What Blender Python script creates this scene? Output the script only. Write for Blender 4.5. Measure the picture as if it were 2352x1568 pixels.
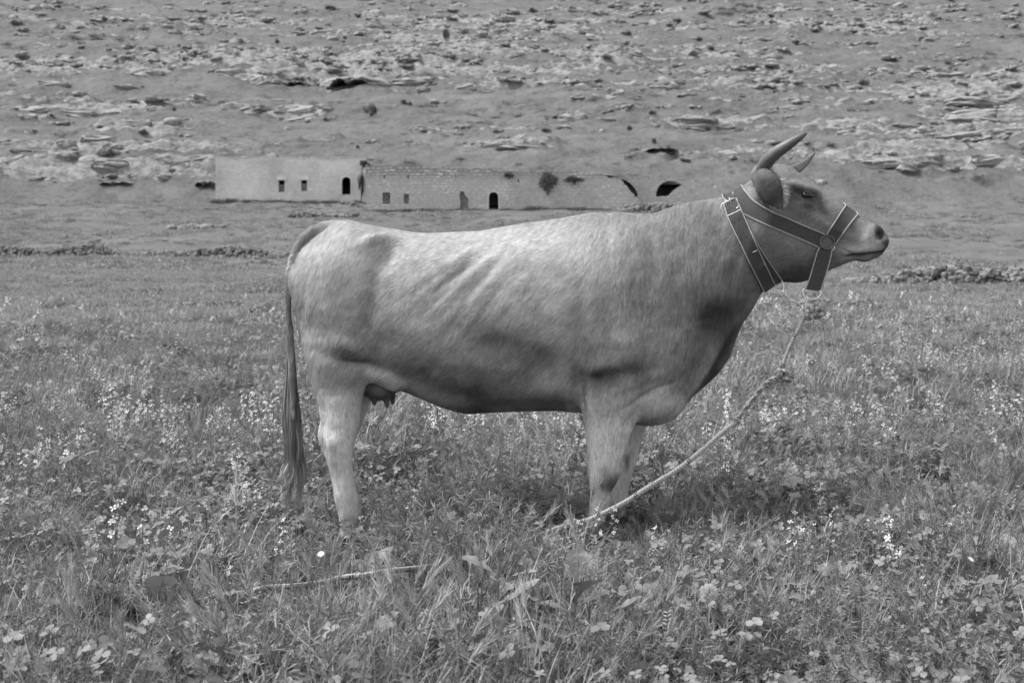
import bpy, math, random
import numpy as np
from mathutils import Vector, Matrix
from mathutils.bvhtree import BVHTree
from mathutils.geometry import tessellate_polygon

for o in list(bpy.data.objects):
    bpy.data.objects.remove(o, do_unlink=True)
SC = bpy.context.scene
COL = SC.collection
R = math.radians
rng = np.random.default_rng(7)

# ------------------------------------------------------------------ camera
CAM_H = 1.17
F = 50 / 36 * 2352            # focal length in picture units (picture 2352 wide)
PITCH = math.atan((784 - 560) / F)
cam_d = bpy.data.cameras.new('camera')
cam = bpy.data.objects.new('camera', cam_d)
COL.objects.link(cam)
cam_d.lens = 50
cam_d.sensor_width = 36
cam_d.clip_start = 0.05
cam_d.clip_end = 3000
cam.location = (0, 0, CAM_H)
cam.rotation_euler = (math.pi / 2 - PITCH, 0, 0)
cam_d.dof.use_dof = True
cam_d.dof.focus_distance = 5.36
cam_d.dof.aperture_fstop = 7.1
SC.camera = cam

# ------------------------------------------------------------------ light (bright overcast, black and white film)
SUN_EL, SUN_AZ = R(60), R(-90)     # azimuth measured from +Y towards +X
world = bpy.data.worlds.new('World')
SC.world = world
world.use_nodes = True
wn, wl = world.node_tree.nodes, world.node_tree.links
wn.clear()
wo = wn.new('ShaderNodeOutputWorld')
wb = wn.new('ShaderNodeBackground')
ws = wn.new('ShaderNodeTexSky')
ws.sky_type = 'NISHITA'
ws.sun_disc = False
ws.sun_elevation = SUN_EL
ws.sun_rotation = SUN_AZ
ws.dust_density = 1.0
ws.air_density = 1.0
wbw = wn.new('ShaderNodeRGBToBW')
wl.new(ws.outputs[0], wbw.inputs[0])
wl.new(wbw.outputs[0], wb.inputs[0])
wl.new(wb.outputs[0], wo.inputs[0])
wb.inputs[1].default_value = 0.15
sun_d = bpy.data.lights.new('sun', 'SUN')
sun_d.energy = 2.1
sun_d.angle = R(24)
sun_d.color = (1, 1, 1)
sun = bpy.data.objects.new('sun', sun_d)
COL.objects.link(sun)
sv = Vector((math.sin(SUN_AZ) * math.cos(SUN_EL), math.cos(SUN_AZ) * math.cos(SUN_EL), math.sin(SUN_EL)))
sun.rotation_euler = sv.to_track_quat('Z', 'Y').to_euler()
sun.location = (0, 0, 60)
SC.view_settings.view_transform = 'Standard'
SC.view_settings.look = 'None'
SC.view_settings.gamma = 1
SC.view_settings.exposure = 1.75
SC.render.engine = 'CYCLES'

# ------------------------------------------------------------------ helpers
def P(px, py, y):
    """world point seen at picture position (px, py) at depth y"""
    c, s = math.cos(PITCH), math.sin(PITCH)
    a, b = (px - 1176) / F, (784 - py) / F
    d = (a, b * s + c, b * c - s)
    t = y / d[1]
    return Vector((d[0] * t, y, CAM_H + d[2] * t))

def proj(x, y, z):
    c, s = math.cos(PITCH), math.sin(PITCH)
    zz = z - CAM_H
    dep = y * c - zz * s
    up = y * s + zz * c
    return 1176 + F * x / dep, 784 - F * up / dep

def mesh_from(name, verts, faces, smooth=True):
    """faces: (n,3) or (n,4) array, or list of such arrays, or list of lists"""
    me = bpy.data.meshes.new(name)
    verts = np.asarray(verts, dtype=np.float32)
    if isinstance(faces, np.ndarray):
        faces = [faces]
    if len(faces) and isinstance(faces[0], np.ndarray) and faces[0].ndim == 2:
        loops = np.concatenate([f.ravel() for f in faces]).astype(np.int32)
        tot = np.concatenate([np.full(len(f), f.shape[1]) for f in faces]).astype(np.int32)
    else:
        loops = np.array([i for f in faces for i in f], dtype=np.int32)
        tot = np.array([len(f) for f in faces], dtype=np.int32)
    start = np.concatenate([[0], np.cumsum(tot)[:-1]]).astype(np.int32)
    me.vertices.add(len(verts))
    me.vertices.foreach_set('co', verts.ravel())
    me.loops.add(len(loops))
    me.loops.foreach_set('vertex_index', loops)
    me.polygons.add(len(tot))
    me.polygons.foreach_set('loop_start', start)
    me.polygons.foreach_set('loop_total', tot)
    me.update(calc_edges=True)
    me.polygons.foreach_set('use_smooth', np.full(len(tot), smooth, dtype=bool))
    return me

def link(name, me, m=None, parent=None):
    o = bpy.data.objects.new(name, me)
    COL.objects.link(o)
    if m is not None and me is not None and not me.materials:
        me.materials.append(m)
    if parent is not None:
        o.parent = parent
    return o

def tag(o, label=None, cat=None, group=None, kind=None):
    if label: o['label'] = label
    if cat: o['category'] = cat
    if group: o['group'] = group
    if kind: o['kind'] = kind
    return o

def empty(name, loc, label=None, cat=None, group=None):
    o = bpy.data.objects.new(name, None)
    COL.objects.link(o)
    o.location = loc
    return tag(o, label, cat, group)

def set_attr(me, name, arr):
    a = me.attributes.new(name, 'FLOAT', 'POINT')
    a.data.foreach_set('value', np.asarray(arr, dtype=np.float32))

class MB:
    """collects shapes into one mesh"""
    def __init__(s): s.v = []; s.f = []; s.n = 0
    def add(s, v, f):
        v = np.asarray(v, dtype=float)
        s.v.append(v)
        s.f.extend([[i + s.n for i in q] for q in (f.tolist() if isinstance(f, np.ndarray) else f)])
        s.n += len(v)
    def tube(s, pts, rad, seg=8, cap=True, squash=1.0, up=None):
        pts = np.asarray(pts, dtype=float); n = len(pts)
        rad = np.broadcast_to(np.asarray(rad, dtype=float), (n,))
        tan = np.gradient(pts, axis=0)
        tan /= np.linalg.norm(tan, axis=1)[:, None] + 1e-12
        ref = np.array(up if up is not None else ((0, 0, 1) if abs(tan[0][2]) < .8 else (1, 0, 0)), float)
        V = []
        nrm = np.cross(tan[0], ref); nrm /= np.linalg.norm(nrm) + 1e-12
        for i in range(n):
            nrm = nrm - tan[i] * np.dot(nrm, tan[i]); nrm /= np.linalg.norm(nrm) + 1e-12
            bi = np.cross(tan[i], nrm)
            for k in range(seg):
                a = 2 * math.pi * k / seg
                V.append(pts[i] + rad[i] * (math.cos(a) * nrm + squash * math.sin(a) * bi))
        Fs = []
        for i in range(n - 1):
            for k in range(seg):
                k2 = (k + 1) % seg
                Fs.append([i * seg + k, i * seg + k2, (i + 1) * seg + k2, (i + 1) * seg + k])
        if cap:
            Fs.append([k for k in range(seg)][::-1]); Fs.append([(n - 1) * seg + k for k in range(seg)])
        s.add(V, Fs)
    def box(s, lo, hi):
        x0, y0, z0 = lo; x1, y1, z1 = hi
        s.add([(x0,y0,z0),(x1,y0,z0),(x1,y1,z0),(x0,y1,z0),(x0,y0,z1),(x1,y0,z1),(x1,y1,z1),(x0,y1,z1)],
              [[0,3,2,1],[4,5,6,7],[0,1,5,4],[1,2,6,5],[2,3,7,6],[3,0,4,7]])
    def build(s, name, m, parent=None, smooth=True):
        return link(name, s.mesh(name, smooth), m, parent)
    def mesh(s, name, smooth=True):
        return mesh_from(name, np.concatenate(s.v), s.f, smooth)

def _hash(ix, iy, seed):
    h = (ix.astype(np.int64) * 374761393 + iy.astype(np.int64) * 668265263 + seed * 144665) & 0x7fffffff
    h = (h ^ (h >> 13)) * 1274126177 & 0x7fffffff
    h = h ^ (h >> 16)
    return (h & 0xffff) / 65535.0

def vnoise(x, y, seed=0):
    x = np.asarray(x, float); y = np.asarray(y, float)
    ix, iy = np.floor(x), np.floor(y)
    fx, fy = x - ix, y - iy
    fx = fx * fx * fx * (fx * (fx * 6 - 15) + 10); fy = fy * fy * fy * (fy * (fy * 6 - 15) + 10)
    ix = ix.astype(np.int64); iy = iy.astype(np.int64)
    a = _hash(ix, iy, seed); b = _hash(ix + 1, iy, seed); c = _hash(ix, iy + 1, seed); d = _hash(ix + 1, iy + 1, seed)
    return (a * (1 - fx) + b * fx) * (1 - fy) + (c * (1 - fx) + d * fx) * fy

def fbm(x, y, seed=0, octv=4, gain=.5):
    s = 0; a = 1; t = 0
    for i in range(octv):
        s = s + a * vnoise(np.asarray(x) * 2**i + 17.3 * i, np.asarray(y) * 2**i - 9.1 * i, seed + i); t += a; a *= gain
    return s / t

def sstep(a, b, x):
    t = np.clip((x - a) / (b - a), 0, 1)
    return t * t * (3 - 2 * t)

# materials -------------------------------------------------------
class NT:
    def __init__(s, name):
        s.m = bpy.data.materials.new(name); s.m.use_nodes = True
        s.nt = s.m.node_tree; s.n = s.nt.nodes; s.l = s.nt.links
        s.p = s.n['Principled BSDF']
        s.p.inputs['Specular IOR Level'].default_value = 0.25
    def node(s, t, **kw):
        n = s.n.new(t)
        for k, v in kw.items():
            if k.startswith('i_'):
                key = k[2:]
                n.inputs[int(key) if key.isdigit() else key].default_value = v
            else: setattr(n, k, v)
        return n
    def L(s, a, b): s.l.new(a, b)
    def coord(s, scale=(1, 1, 1), kind='Object'):
        tc = s.node('ShaderNodeTexCoord'); mp = s.node('ShaderNodeMapping')
        mp.inputs['Scale'].default_value = scale
        s.L(tc.outputs[kind], mp.inputs[0]); return mp.outputs[0]
    def noise(s, vec, scale, detail=4, rough=.55, dist=0):
        n = s.node('ShaderNodeTexNoise'); n.inputs['Scale'].default_value = scale
        n.inputs['Detail'].default_value = detail; n.inputs['Roughness'].default_value = rough
        n.inputs['Distortion'].default_value = dist
        s.L(vec, n.inputs['Vector']); return n.outputs[0]
    def ramp(s, val, stops, interp='LINEAR'):
        r = s.node('ShaderNodeValToRGB'); r.color_ramp.interpolation = interp
        e = r.color_ramp.elements
        while len(e) < len(stops): e.new(0.5)
        for i, (p, c) in enumerate(stops):
            e[i].position = p; e[i].color = (c, c, c, 1)
        s.L(val, r.inputs[0]); return r.outputs[0]
    def math(s, op, a, b=0.5, clamp=False):
        n = s.node('ShaderNodeMath', operation=op); n.use_clamp = clamp
        for i, v in enumerate((a, b)):
            if isinstance(v, (int, float)): n.inputs[i].default_value = v
            else: s.L(v, n.inputs[i])
        return n.outputs[0]
    def mix(s, f, a, b):
        n = s.node('ShaderNodeMix'); n.data_type = 'FLOAT'
        for i, v in ((0, f), (2, a), (3, b)):
            if isinstance(v, (int, float)): n.inputs[i].default_value = v
            else: s.L(v, n.inputs[i])
        return n.outputs[0]
    def attr(s, name, typ='GEOMETRY'):
        a = s.node('ShaderNodeAttribute', attribute_name=name); a.attribute_type = typ
        return a.outputs['Fac']
    def bump(s, h, dist, strength=1.0):
        b = s.node('ShaderNodeBump'); b.inputs['Distance'].default_value = dist
        b.inputs['Strength'].default_value = strength
        s.L(h, b.inputs['Height']); s.L(b.outputs[0], s.p.inputs['Normal']); return b
    def color(s, v):
        if isinstance(v, (int, float)): s.p.inputs['Base Color'].default_value = (v, v, v, 1)
        else: s.L(v, s.p.inputs['Base Color'])
    def rough(s, v): s.p.inputs['Roughness'].default_value = v

def simple(name, c, rough=.8, metal=0.0, spec=.25, nscale=0, namp=.2, bump=0):
    t = NT(name); t.rough(rough); t.p.inputs['Metallic'].default_value = metal
    t.p.inputs['Specular IOR Level'].default_value = spec
    if nscale:
        n = t.noise(t.coord(), nscale)
        t.color(t.ramp(n, [(.3, c * (1 - namp)), (.7, c * (1 + namp))]))
        if bump: t.bump(n, bump)
    else: t.color(c)
    return t.m
# ------------------------------------------------------------------ land
_K = np.array([(-60,.0),(0,0),(20,0),(30,-.05),(45,-.13),(60,0.02),(75,.1),(90,.3),(100,.85),(112,1.8),(130,3.6),(140,4.55),(148,5.4),(151,6.6),(156,9.6),
               (165,12.3),(200,21),(250,34),(300,47),(360,62),(420,78),(520,98),(640,104),(900,106),(1400,106)])
def hbase(y):
    yy = np.asarray(y, float)
    s = 0
    for d, w in ((-2.5, .25), (0, .5), (2.5, .25)):
        s = s + w * np.interp(yy + d * np.clip(yy / 80, 0, 1), _K[:, 0], _K[:, 1])
    return s

BANDS = [  # pale rock bands of the slope: (px, py, half width, half height, strength)
    (210, 395, 290, 34, 1.0), (420, 390, 90, 26, .9), (180, 250, 250, 14, .9), (330, 165, 260, 22, .6), (760, 155, 330, 34, 1.0), (1050, 130, 240, 34, .75),
    (1250, 150, 260, 40, .6), (60, 185, 130, 16, .7), (680, 248, 70, 12, .8), (560, 248, 60, 10, .7), (320, 300, 120, 14, .6), (250, 340, 230, 14, .7),
    (1180, 335, 130, 10, .7), (1316, 268, 50, 14, .5), (1500, 110, 300, 30, .35), (1800, 180, 260, 40, .5), (2230, 200, 190, 50, .9), (2260, 265, 140, 26, 1.0),
    (2200, 310, 200, 16, .9), (1620, 285, 160, 12, .8), (1960, 300, 120, 14, .8), (2050, 340, 260, 16, .6), (1950, 372, 170, 14, .7), (2230, 385, 160, 14, .6),
    (1650, 350, 170, 12, .5), (900, 40, 500, 20, .4), (1900, 60, 420, 40, .35), (200, 60, 260, 26, .45), (1420, 40, 300, 30, .3), (1560, 400, 130, 10, .6), (1130, 60, 260, 20, .5)]

def rockmask(x, y):
    px, py = proj(x, y, hbase(y) + 0 * x)
    m = 0 * px
    for bx, by, w, h, s in BANDS:
        m = np.maximum(m, s * np.exp(-(((px - bx) / w) ** 2) ** 1.5 - (((py - by) / h) ** 2) ** 1.5))
    out = sstep(150, 156, y)
    n = fbm(x / 16, y / 4.0, 11, 4)
    n2 = fbm(x / 5.5, y / 1.7, 13, 4)
    return out * np.clip(m * .95 + (n - .5) * 1.5 + (n2 - .5) * 1.1 - .04, 0, 1), out

def hland(x, y, detail=True):
    x = np.asarray(x, float); y = np.asarray(y, float)
    far = sstep(60, 140, y)
    yw = y + far * ((fbm(x / 60, y / 60, 3, 2) - .5) * 16) * sstep(156, 190, y)
    h = hbase(yw)
    h = h + (fbm(x / 7, y / 7, 5, 2) - .5) * .12 * sstep(7, 16, y) * (1 - far)
    h = h + far * (fbm(x / 14, y / 14, 8, 3) - .5) * (.5 + 2.6 * sstep(158, 200, y))
    if detail:
        m, out = rockmask(x, y)
        st = 1.15 + 0 * x                                   # terraces: beds of limestone
        hh = h + 1.2 * (fbm(x / 26, y / 26, 21, 3) - .5)
        fr = hh / st - np.floor(hh / st)
        riser = sstep(.38, .62, fr)
        terr = (riser - fr) * st
        h = h + terr * np.clip(m * 1.2, 0, .8)
        lump = 1 - np.abs(2 * fbm(x / 3.4, y / 2.0, 31, 3) - 1) * 2.2
        h = h + out * np.clip(m * 1.4, 0, 1) * (lump * .55 + (fbm(x / 1.2, y / .9, 33, 3) - .45) * .9)
        h = h + out * (fbm(x / 2.4, y / 2.0, 41, 3) - .5) * .75
        h = h + far * (1 - out) * (fbm(x / 1.7, y / 1.7, 44, 3) - .5) * .28
        return h, m
    return h

def fan(name, ys, nin, nout, mat):
    a_in = np.linspace(-.43, .43, nin)
    a_out = np.linspace(.43, 1.6, nout)[1:]
    a = np.concatenate([-a_out[::-1], a_in, a_out])
    Y, A = np.meshgrid(ys, a, indexing='ij')
    X = A * (np.maximum(Y, 0) + 9)
    H, M = hland(X, Y)
    V = np.stack([X, Y, H], -1).reshape(-1, 3)
    nr, nc = X.shape
    i = np.arange(nr * nc).reshape(nr, nc)
    Fq = np.stack([i[:-1, :-1], i[:-1, 1:], i[1:, 1:], i[1:, :-1]], -1).reshape(-1, 4)
    me = mesh_from(name, V, Fq)
    set_attr(me, 'rock', M.ravel())
    return tag(link(name, me, mat), kind='structure')

# hillside surface: short grazed turf, darker tussocks, pale limestone
t = NT('hillside_turf_and_limestone')
co = t.coord()
rk = t.attr('rock')
n1 = t.noise(t.coord((1, .7, 2.2)), .9, 6, .65)
n2 = t.noise(t.coord((1, 1, 1)), .12, 4, .6)
n3 = t.noise(t.coord((1, .8, 1)), 1.7, 5, .75)
strata = t.noise(t.coord((.55, .7, 1.5)), 1.1, 8, .72, .6)
n5 = t.noise(t.coord((1, .6, 1)), .45, 5, .7)
rockf = t.ramp(t.math('ADD', rk, t.math('MULTIPLY', t.math('SUBTRACT', n1, .5), 1.6)), [(.36, 0), (.52, 1)])
turf = t.math('MULTIPLY', t.ramp(n5, [(.30, .62), (.46, .95), (.62, 1.08), (.75, 1.25)]), t.math('MULTIPLY', t.ramp(n2, [(.3, .073), (.7, .112)]), t.ramp(n3, [(.28, .40), (.42, .86), (.6, 1.05), (.8, 1.3)])))
stone = t.math('MULTIPLY', t.ramp(strata, [(.30, .07), (.42, .14), (.52, .20), (.7, .27)]), t.ramp(n3, [(.3, .45), (.5, 1)]))
t.color(t.mix(rockf, turf, stone))
t.rough(.95)
t.bump(t.math('ADD', t.math('MULTIPLY', strata, t.math('MULTIPLY', rockf, 1.4)), n3), .45, .8)
HILL_M = t.m

# soil and moss under the meadow plants
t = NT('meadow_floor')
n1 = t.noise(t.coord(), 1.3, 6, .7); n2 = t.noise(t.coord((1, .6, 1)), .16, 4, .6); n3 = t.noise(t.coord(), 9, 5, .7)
sp_ = t.node('ShaderNodeSeparateXYZ'); t.L(t.coord(), sp_.inputs[0]); mr_ = t.node('ShaderNodeMapRange'); t.L(sp_.outputs[1], mr_.inputs[0]); mr_.inputs[1].default_value = 9; mr_.inputs[2].default_value = 26; mr_.inputs[3].default_value = .42; mr_.inputs[4].default_value = 1  # floor darker near the camera: shade between plants painted into the colour
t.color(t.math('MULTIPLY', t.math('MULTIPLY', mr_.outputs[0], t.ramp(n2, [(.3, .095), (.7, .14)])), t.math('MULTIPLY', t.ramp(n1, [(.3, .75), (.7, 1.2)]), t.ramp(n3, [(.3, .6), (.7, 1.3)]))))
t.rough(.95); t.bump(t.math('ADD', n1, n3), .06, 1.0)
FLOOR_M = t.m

ys = [-30]
while ys[-1] < 148:
    y = ys[-1]; ys.append(y + (2.0 if y < 2 else .35 if y < 30 else .55))
ys1 = np.array(ys)
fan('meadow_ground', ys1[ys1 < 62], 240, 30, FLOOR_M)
e0 = ys1[ys1 < 62][-1]
ys = [e0]
while ys[-1] < 1200:
    y = ys[-1]; ys.append(y + (.6 if y < 145 else .3 if y < 200 else .42 if y < 290 else .6 if y < 410 else 8))
fan('hillside', np.array(ys), 760, 60, HILL_M)

def hit_land(px, py, lo=20, hi=600):
    """first point of the land seen at a picture position"""
    y = np.arange(lo, hi, .25)
    c, s = math.cos(PITCH), math.sin(PITCH)
    a, b = (px - 1176) / F, (784 - py) / F
    d = (a, b * s + c, b * c - s)
    t_ = y / d[1]
    z = CAM_H + d[2] * t_
    h = hland(d[0] * t_, y, True)[0]
    k = np.argmax(h > z)
    return float(d[0] * t_[k]), float(y[k]), float(h[k])
# ------------------------------------------------------------------ ruined stone farm buildings at the foot of the slope
def masonry(name, base, joint, strength, cw=.55, ch=.30, plaster=0.0, nlo=.8, wz=(50, 51)):
    t = NT(name)
    tc = t.node('ShaderNodeTexCoord'); sp = t.node('ShaderNodeSeparateXYZ'); t.L(tc.outputs['Object'], sp.inputs[0])
    nx = t.noise(tc.outputs['Object'], .8, 3); cb = t.node('ShaderNodeCombineXYZ')
    nx2 = t.noise(tc.outputs['Object'], 1.9, 3); t.L(t.math('ADD', t.math('ADD', sp.outputs[0], sp.outputs[1]), t.math('MULTIPLY', nx2, .7)), cb.inputs[0])
    t.L(t.math('ADD', sp.outputs[2], t.math('MULTIPLY', nx, .55)), cb.inputs[1])
    br = t.node('ShaderNodeTexBrick'); t.L(cb.outputs[0], br.inputs['Vector'])
    br.inputs['Scale'].default_value = 1; br.inputs['Brick Width'].default_value = cw; br.inputs['Row Height'].default_value = ch
    br.inputs['Mortar Size'].default_value = .035; br.inputs['Mortar Smooth'].default_value = .4
    br.inputs['Color1'].default_value = (base * .66,) * 3 + (1,); br.inputs['Color2'].default_value = (base * 1.2,) * 3 + (1,); br.inputs['Mortar'].default_value = (joint,) * 3 + (1,)
    bw_ = t.node('ShaderNodeRGBToBW'); t.L(br.outputs[0], bw_.inputs[0])
    n1 = t.noise(tc.outputs['Object'], .35, 5, .6); n2 = t.noise(tc.outputs['Object'], 2.6, 5, .7)
    cv_ = t.ramp(t.math('ADD', n1, t.math('MULTIPLY', sp.outputs[2], 0.0)), [(.38, 0), (.62, 1)])
    f_ = t.math('MULTIPLY', strength, t.math('ADD', t.math('MULTIPLY', cv_, 1 - plaster), .25), True)
    mr = t.node('ShaderNodeMapRange'); mr.inputs[1].default_value, mr.inputs[2].default_value = wz
    t.L(t.math('ADD', sp.outputs[2], t.math('MULTIPLY', t.math('SUBTRACT', n1, .5), 2.5)), mr.inputs[0]); top = mr.outputs[0]
    f_ = t.math('MAXIMUM', f_, t.math('MULTIPLY', top, .95))
    col = t.mix(f_, base, bw_.outputs[0])
    t.color(t.math('MULTIPLY', col, t.math('MULTIPLY', t.ramp(n2, [(.25, nlo), (.7, 1.08)]), t.ramp(n1, [(.3, .74), (.7, 1.1)]))))
    t.rough(.95); t.bump(t.math('ADD', t.math('MULTIPLY', bw_.outputs[0], t.math('MULTIPLY', f_, 3)), n2), .08)
    return t.m
PLASTER_M = masonry('pale_rendered_masonry', .40, .12, .16, plaster=.6, nlo=.86, wz=(9.9, 10.6))
RUBBLE_M = masonry('coursed_rubble_masonry', .36, .10, .34, nlo=.7, wz=(7.0, 8.2))
DARK_M = simple('dark_interior', .03, .95)
LIME_M = simple('limewashed_surround', .40, .9, nscale=3, namp=.15)
INFILL_M = masonry('loose_stone_infill', .22, .04, 1.0, .35, .22, nlo=.5)

def panel(name, outline, holes, y, th, m, parent, worn=None, slant=0.0):
    """wall slab with openings; outline and holes in picture positions at depth y"""
    def W(p): q = P(p[0], p[1], y); return (q.x, y, q.z)
    loops = [[W(p) for p in outline]] + [[W(p) for p in h] for h in holes]
    tess = tessellate_polygon([[Vector((a, c_, 0)) for a, b, c_ in L] for L in loops])
    flat = [p for L in loops for p in L]; n = len(flat)
    V = [(a, b, c_) for a, b, c_ in flat] + [(a, b + th, c_) for a, b, c_ in flat]
    Fs = []
    for tr in tess:
        a, b, c_ = [flat[i] for i in tr]
        cr = (b[0]-a[0]) * (c_[2]-a[2]) - (b[2]-a[2]) * (c_[0]-a[0])
        tr = list(tr) if cr > 0 else list(tr)[::-1]
        Fs.append(tr); Fs.append([i + n for i in tr[::-1]])
    k = 0
    for L in loops:
        for i in range(len(L)):
            a, b = k + i, k + (i + 1) % len(L); Fs.append([a, b, b + n, a + n])
        k += len(L)
    me = mesh_from(name, V, Fs, False)
    o = link(name, me, m); o.parent = parent; o.matrix_parent_inverse = Matrix.Translation(-Vector(parent.location))
    return o
def arch(x0, x1, ytop, ybot, n=9):
    r = (x1 - x0) / 2; cx = (x0 + x1) / 2
    return [(x0, ybot)] + [(cx - r * math.cos(a), ytop + r - r * math.sin(a)) for a in np.linspace(0, math.pi, n)] + [(x1, ybot)]
def rect(x0, x1, y0, y1): return [(x0, y1), (x0, y0), (x1, y0), (x1, y1)]
def bchild(name, me, m, parent):
    o = link(name, me, m); o.parent = parent; o.matrix_parent_inverse = Matrix.Translation(-Vector(parent.location)); return o
def ragged(p0, p1, n, amp, seed):
    r = np.random.default_rng(seed); o = []
    for i in range(n + 1):
        s = i / n; o.append((p0[0] + (p1[0] - p0[0]) * s, p0[1] + (p1[1] - p0[1]) * s + (r.uniform(-amp, amp) if 0 < i < n else 0)))
        if 0 < i < n: o.append((o[-1][0] + .6, o[-1][1] + r.uniform(-amp, amp)))
    return o
def pbox(px0, px1, py0, py1, y0, y1):
    a, b = P(px0, py0, y0), P(px1, py1, y0); m = MB(); m.box((a.x, y0, b.z), (b.x, y1, a.z)); return m

Yh = 148.0
house = empty('ruined_farmhouse', P(668, 462, Yh), 'pale rendered stone farmhouse with two small windows and an arched doorway, left of the ruins', 'building')
win1, win2 = rect(640, 653.5, 414, 441), rect(692, 705, 414, 439)
door = arch(785, 805.3, 406.5, 447)
panel('front_wall', [(495, 476)] + ragged((494.5, 358.5), (842, 362), 60, .9, 3) + [(842, 476)], [win1, win2, door], Yh, .7, PLASTER_M, house)
for w in (rect(635, 658, 404.5, 413.6), rect(686, 710, 404.5, 413.6)):
    m = pbox(w[0][0], w[2][0], w[1][1], w[0][1], Yh - .06, Yh + .05); bchild('lintel', m.mesh('lintel', False), LIME_M, house)
for x0, x1, y0, y1 in ((640.3, 653.2, 424, 441), (692.3, 704.7, 421, 439)):
    m = pbox(x0, x1, y0, y1, Yh + .22, Yh + .6); bchild('window_infill', m.mesh('window_infill', False), INFILL_M, house)
# arch ring
def ring_mesh(x0, x1, ytop, ybot, w, y, dep):
    i_, o_ = arch(x0, x1, ytop, ybot, 13), arch(x0 - w, x1 + w, ytop - w, ybot, 13)
    V = [P(a, b, y)[:] for a, b in i_] + [P(a, b, y)[:] for a, b in o_]; n = len(i_)
    V += [(a, b + dep, c_) for a, b, c_ in V]; Fs = []
    for k in range(n - 1):
        Fs += [[k, k+1, n+k+1, n+k], [2*n+k, 3*n+k, 3*n+k+1, 2*n+k+1], [k, 2*n+k, 2*n+k+1, k+1], [n+k, n+k+1, 3*n+k+1, 3*n+k]]
    return mesh_from('door_surround', V, Fs, False)
bchild('door_surround', ring_mesh(785, 805.3, 406.5, 447, 3, Yh - .05, .1), LIME_M, house)
m = pbox(495.5, 841, 366, 476, Yh + 6.2, Yh + 6.8); bchild('back_wall', m.mesh('back_wall', False), PLASTER_M, house)
m = pbox(495, 511, 360, 476, Yh + .7, Yh + 6.2); bchild('side_wall', m.mesh('side_wall', False), PLASTER_M, house)
m = pbox(826, 842, 362, 476, Yh + .7, Yh + 6.2); bchild('side_wall', m.mesh('side_wall', False), PLASTER_M, house)
# turf covered roof, level with the bank behind
def sod(name, px0, px1, py, y0, y1, parent, seed, edge=.35):
    a, b = P(px0, py, y0), P(px1, py, y0); nx, ny = 160, 22
    xs = np.linspace(a.x - .1, b.x + .1, nx); ys_ = np.linspace(y0 + .05, y1, ny); Xg, Yg = np.meshgrid(xs, ys_, indexing='ij')
    Zg = a.z - edge + .32 * fbm(Xg / 1.1, Yg / 1.1, seed, 3) + (Yg - y0) * .05
    V = np.stack([Xg, Yg, Zg], -1).reshape(-1, 3); i = np.arange(nx * ny).reshape(nx, ny)
    q = np.stack([i[:-1, :-1], i[1:, :-1], i[1:, 1:], i[:-1, 1:]], -1).reshape(-1, 4)
    V2 = V.copy(); V2[:, 2] = a.z - edge - .25
    me = mesh_from(name, np.concatenate([V, V2]), [q, q[:, ::-1] + nx * ny]); return bchild(name, me, HILL_M, parent)
sod('turf_roof', 495, 842, 361, Yh, Yh + 9, house, 6)

Yb = 140.0
byre = empty('ruined_stone_byre', P(1100, 480, Yb), 'long ruined stone byre with one arched doorway, wall slits and a crumbling right end', 'building')
slits = [rect(a - 1.6, a + 1.6, b - 3.6, b + 3.6) for a, b in ((882.7, 406), (937.5, 406), (1046, 403.8), (1190.6, 416))]
dr = arch(1122.5, 1145, 441, 483.5)
blk = [rect(879, 896, 442, 468), rect(927.5, 939, 446, 467), [(1056, 480), (1058, 462), (1055, 452), (1057, 439.5), (1065, 440), (1069, 449), (1076, 458), (1075, 470), (1077, 480)]]
topl = ragged((839, 378), (1152, 390), 56, 2.1, 4) + ragged((1156, 393), (1231, 391), 14, 1.8, 5) + ragged((1235, 391), (1350, 396), 20, 3.0, 6) + ragged((1354, 398), (1424, 412), 14, 1.5, 7) + ragged((1427, 414), (1457, 450), 14, 1.6, 8)
main = panel('front_wall', [(844, 490), (841, 430)] + topl + [(1466, 458), (1480, 476), (1480, 490)], slits + [dr] + blk, Yb, .8, RUBBLE_M, byre)
for b_, (x0, x1, y0, y1) in zip(blk, ((878.5, 896.5, 441.5, 468.5), (927, 939.5, 445.5, 467.5), (1054, 1078, 439, 481))):
    m = pbox(x0, x1, y0, y1, Yb + .22, Yb + .7); bchild('blocked_opening', m.mesh('blocked_opening', False), INFILL_M, byre)
bchild('door_surround', ring_mesh(1122.5, 1145, 441, 483.5, 2.6, Yb - .05, .1), LIME_M, byre)
m = pbox(841, 1476, 400, 490, Yb + 5.2, Yb + 5.8); bchild('back_wall', m.mesh('back_wall', False), RUBBLE_M, byre)
m = pbox(840.5, 858, 382, 490, Yb + .8, Yb + 8.0); bchild('side_wall', m.mesh('side_wall', False), RUBBLE_M, byre)
m = pbox(1412, 1430, 416, 490, Yb + .8, Yb + 5.2); bchild('side_wall', m.mesh('side_wall', False), RUBBLE_M, byre)
sod('turf_roof', 842, 1415, 397, Yb + .75, Yb + 18, byre, 16, .4)
# worn upper courses
for o_ in (main,):
    me = o_.data; z = np.zeros(len(me.vertices) * 3, dtype=np.float32); me.vertices.foreach_get('co', z); z = z.reshape(-1, 3)
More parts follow.
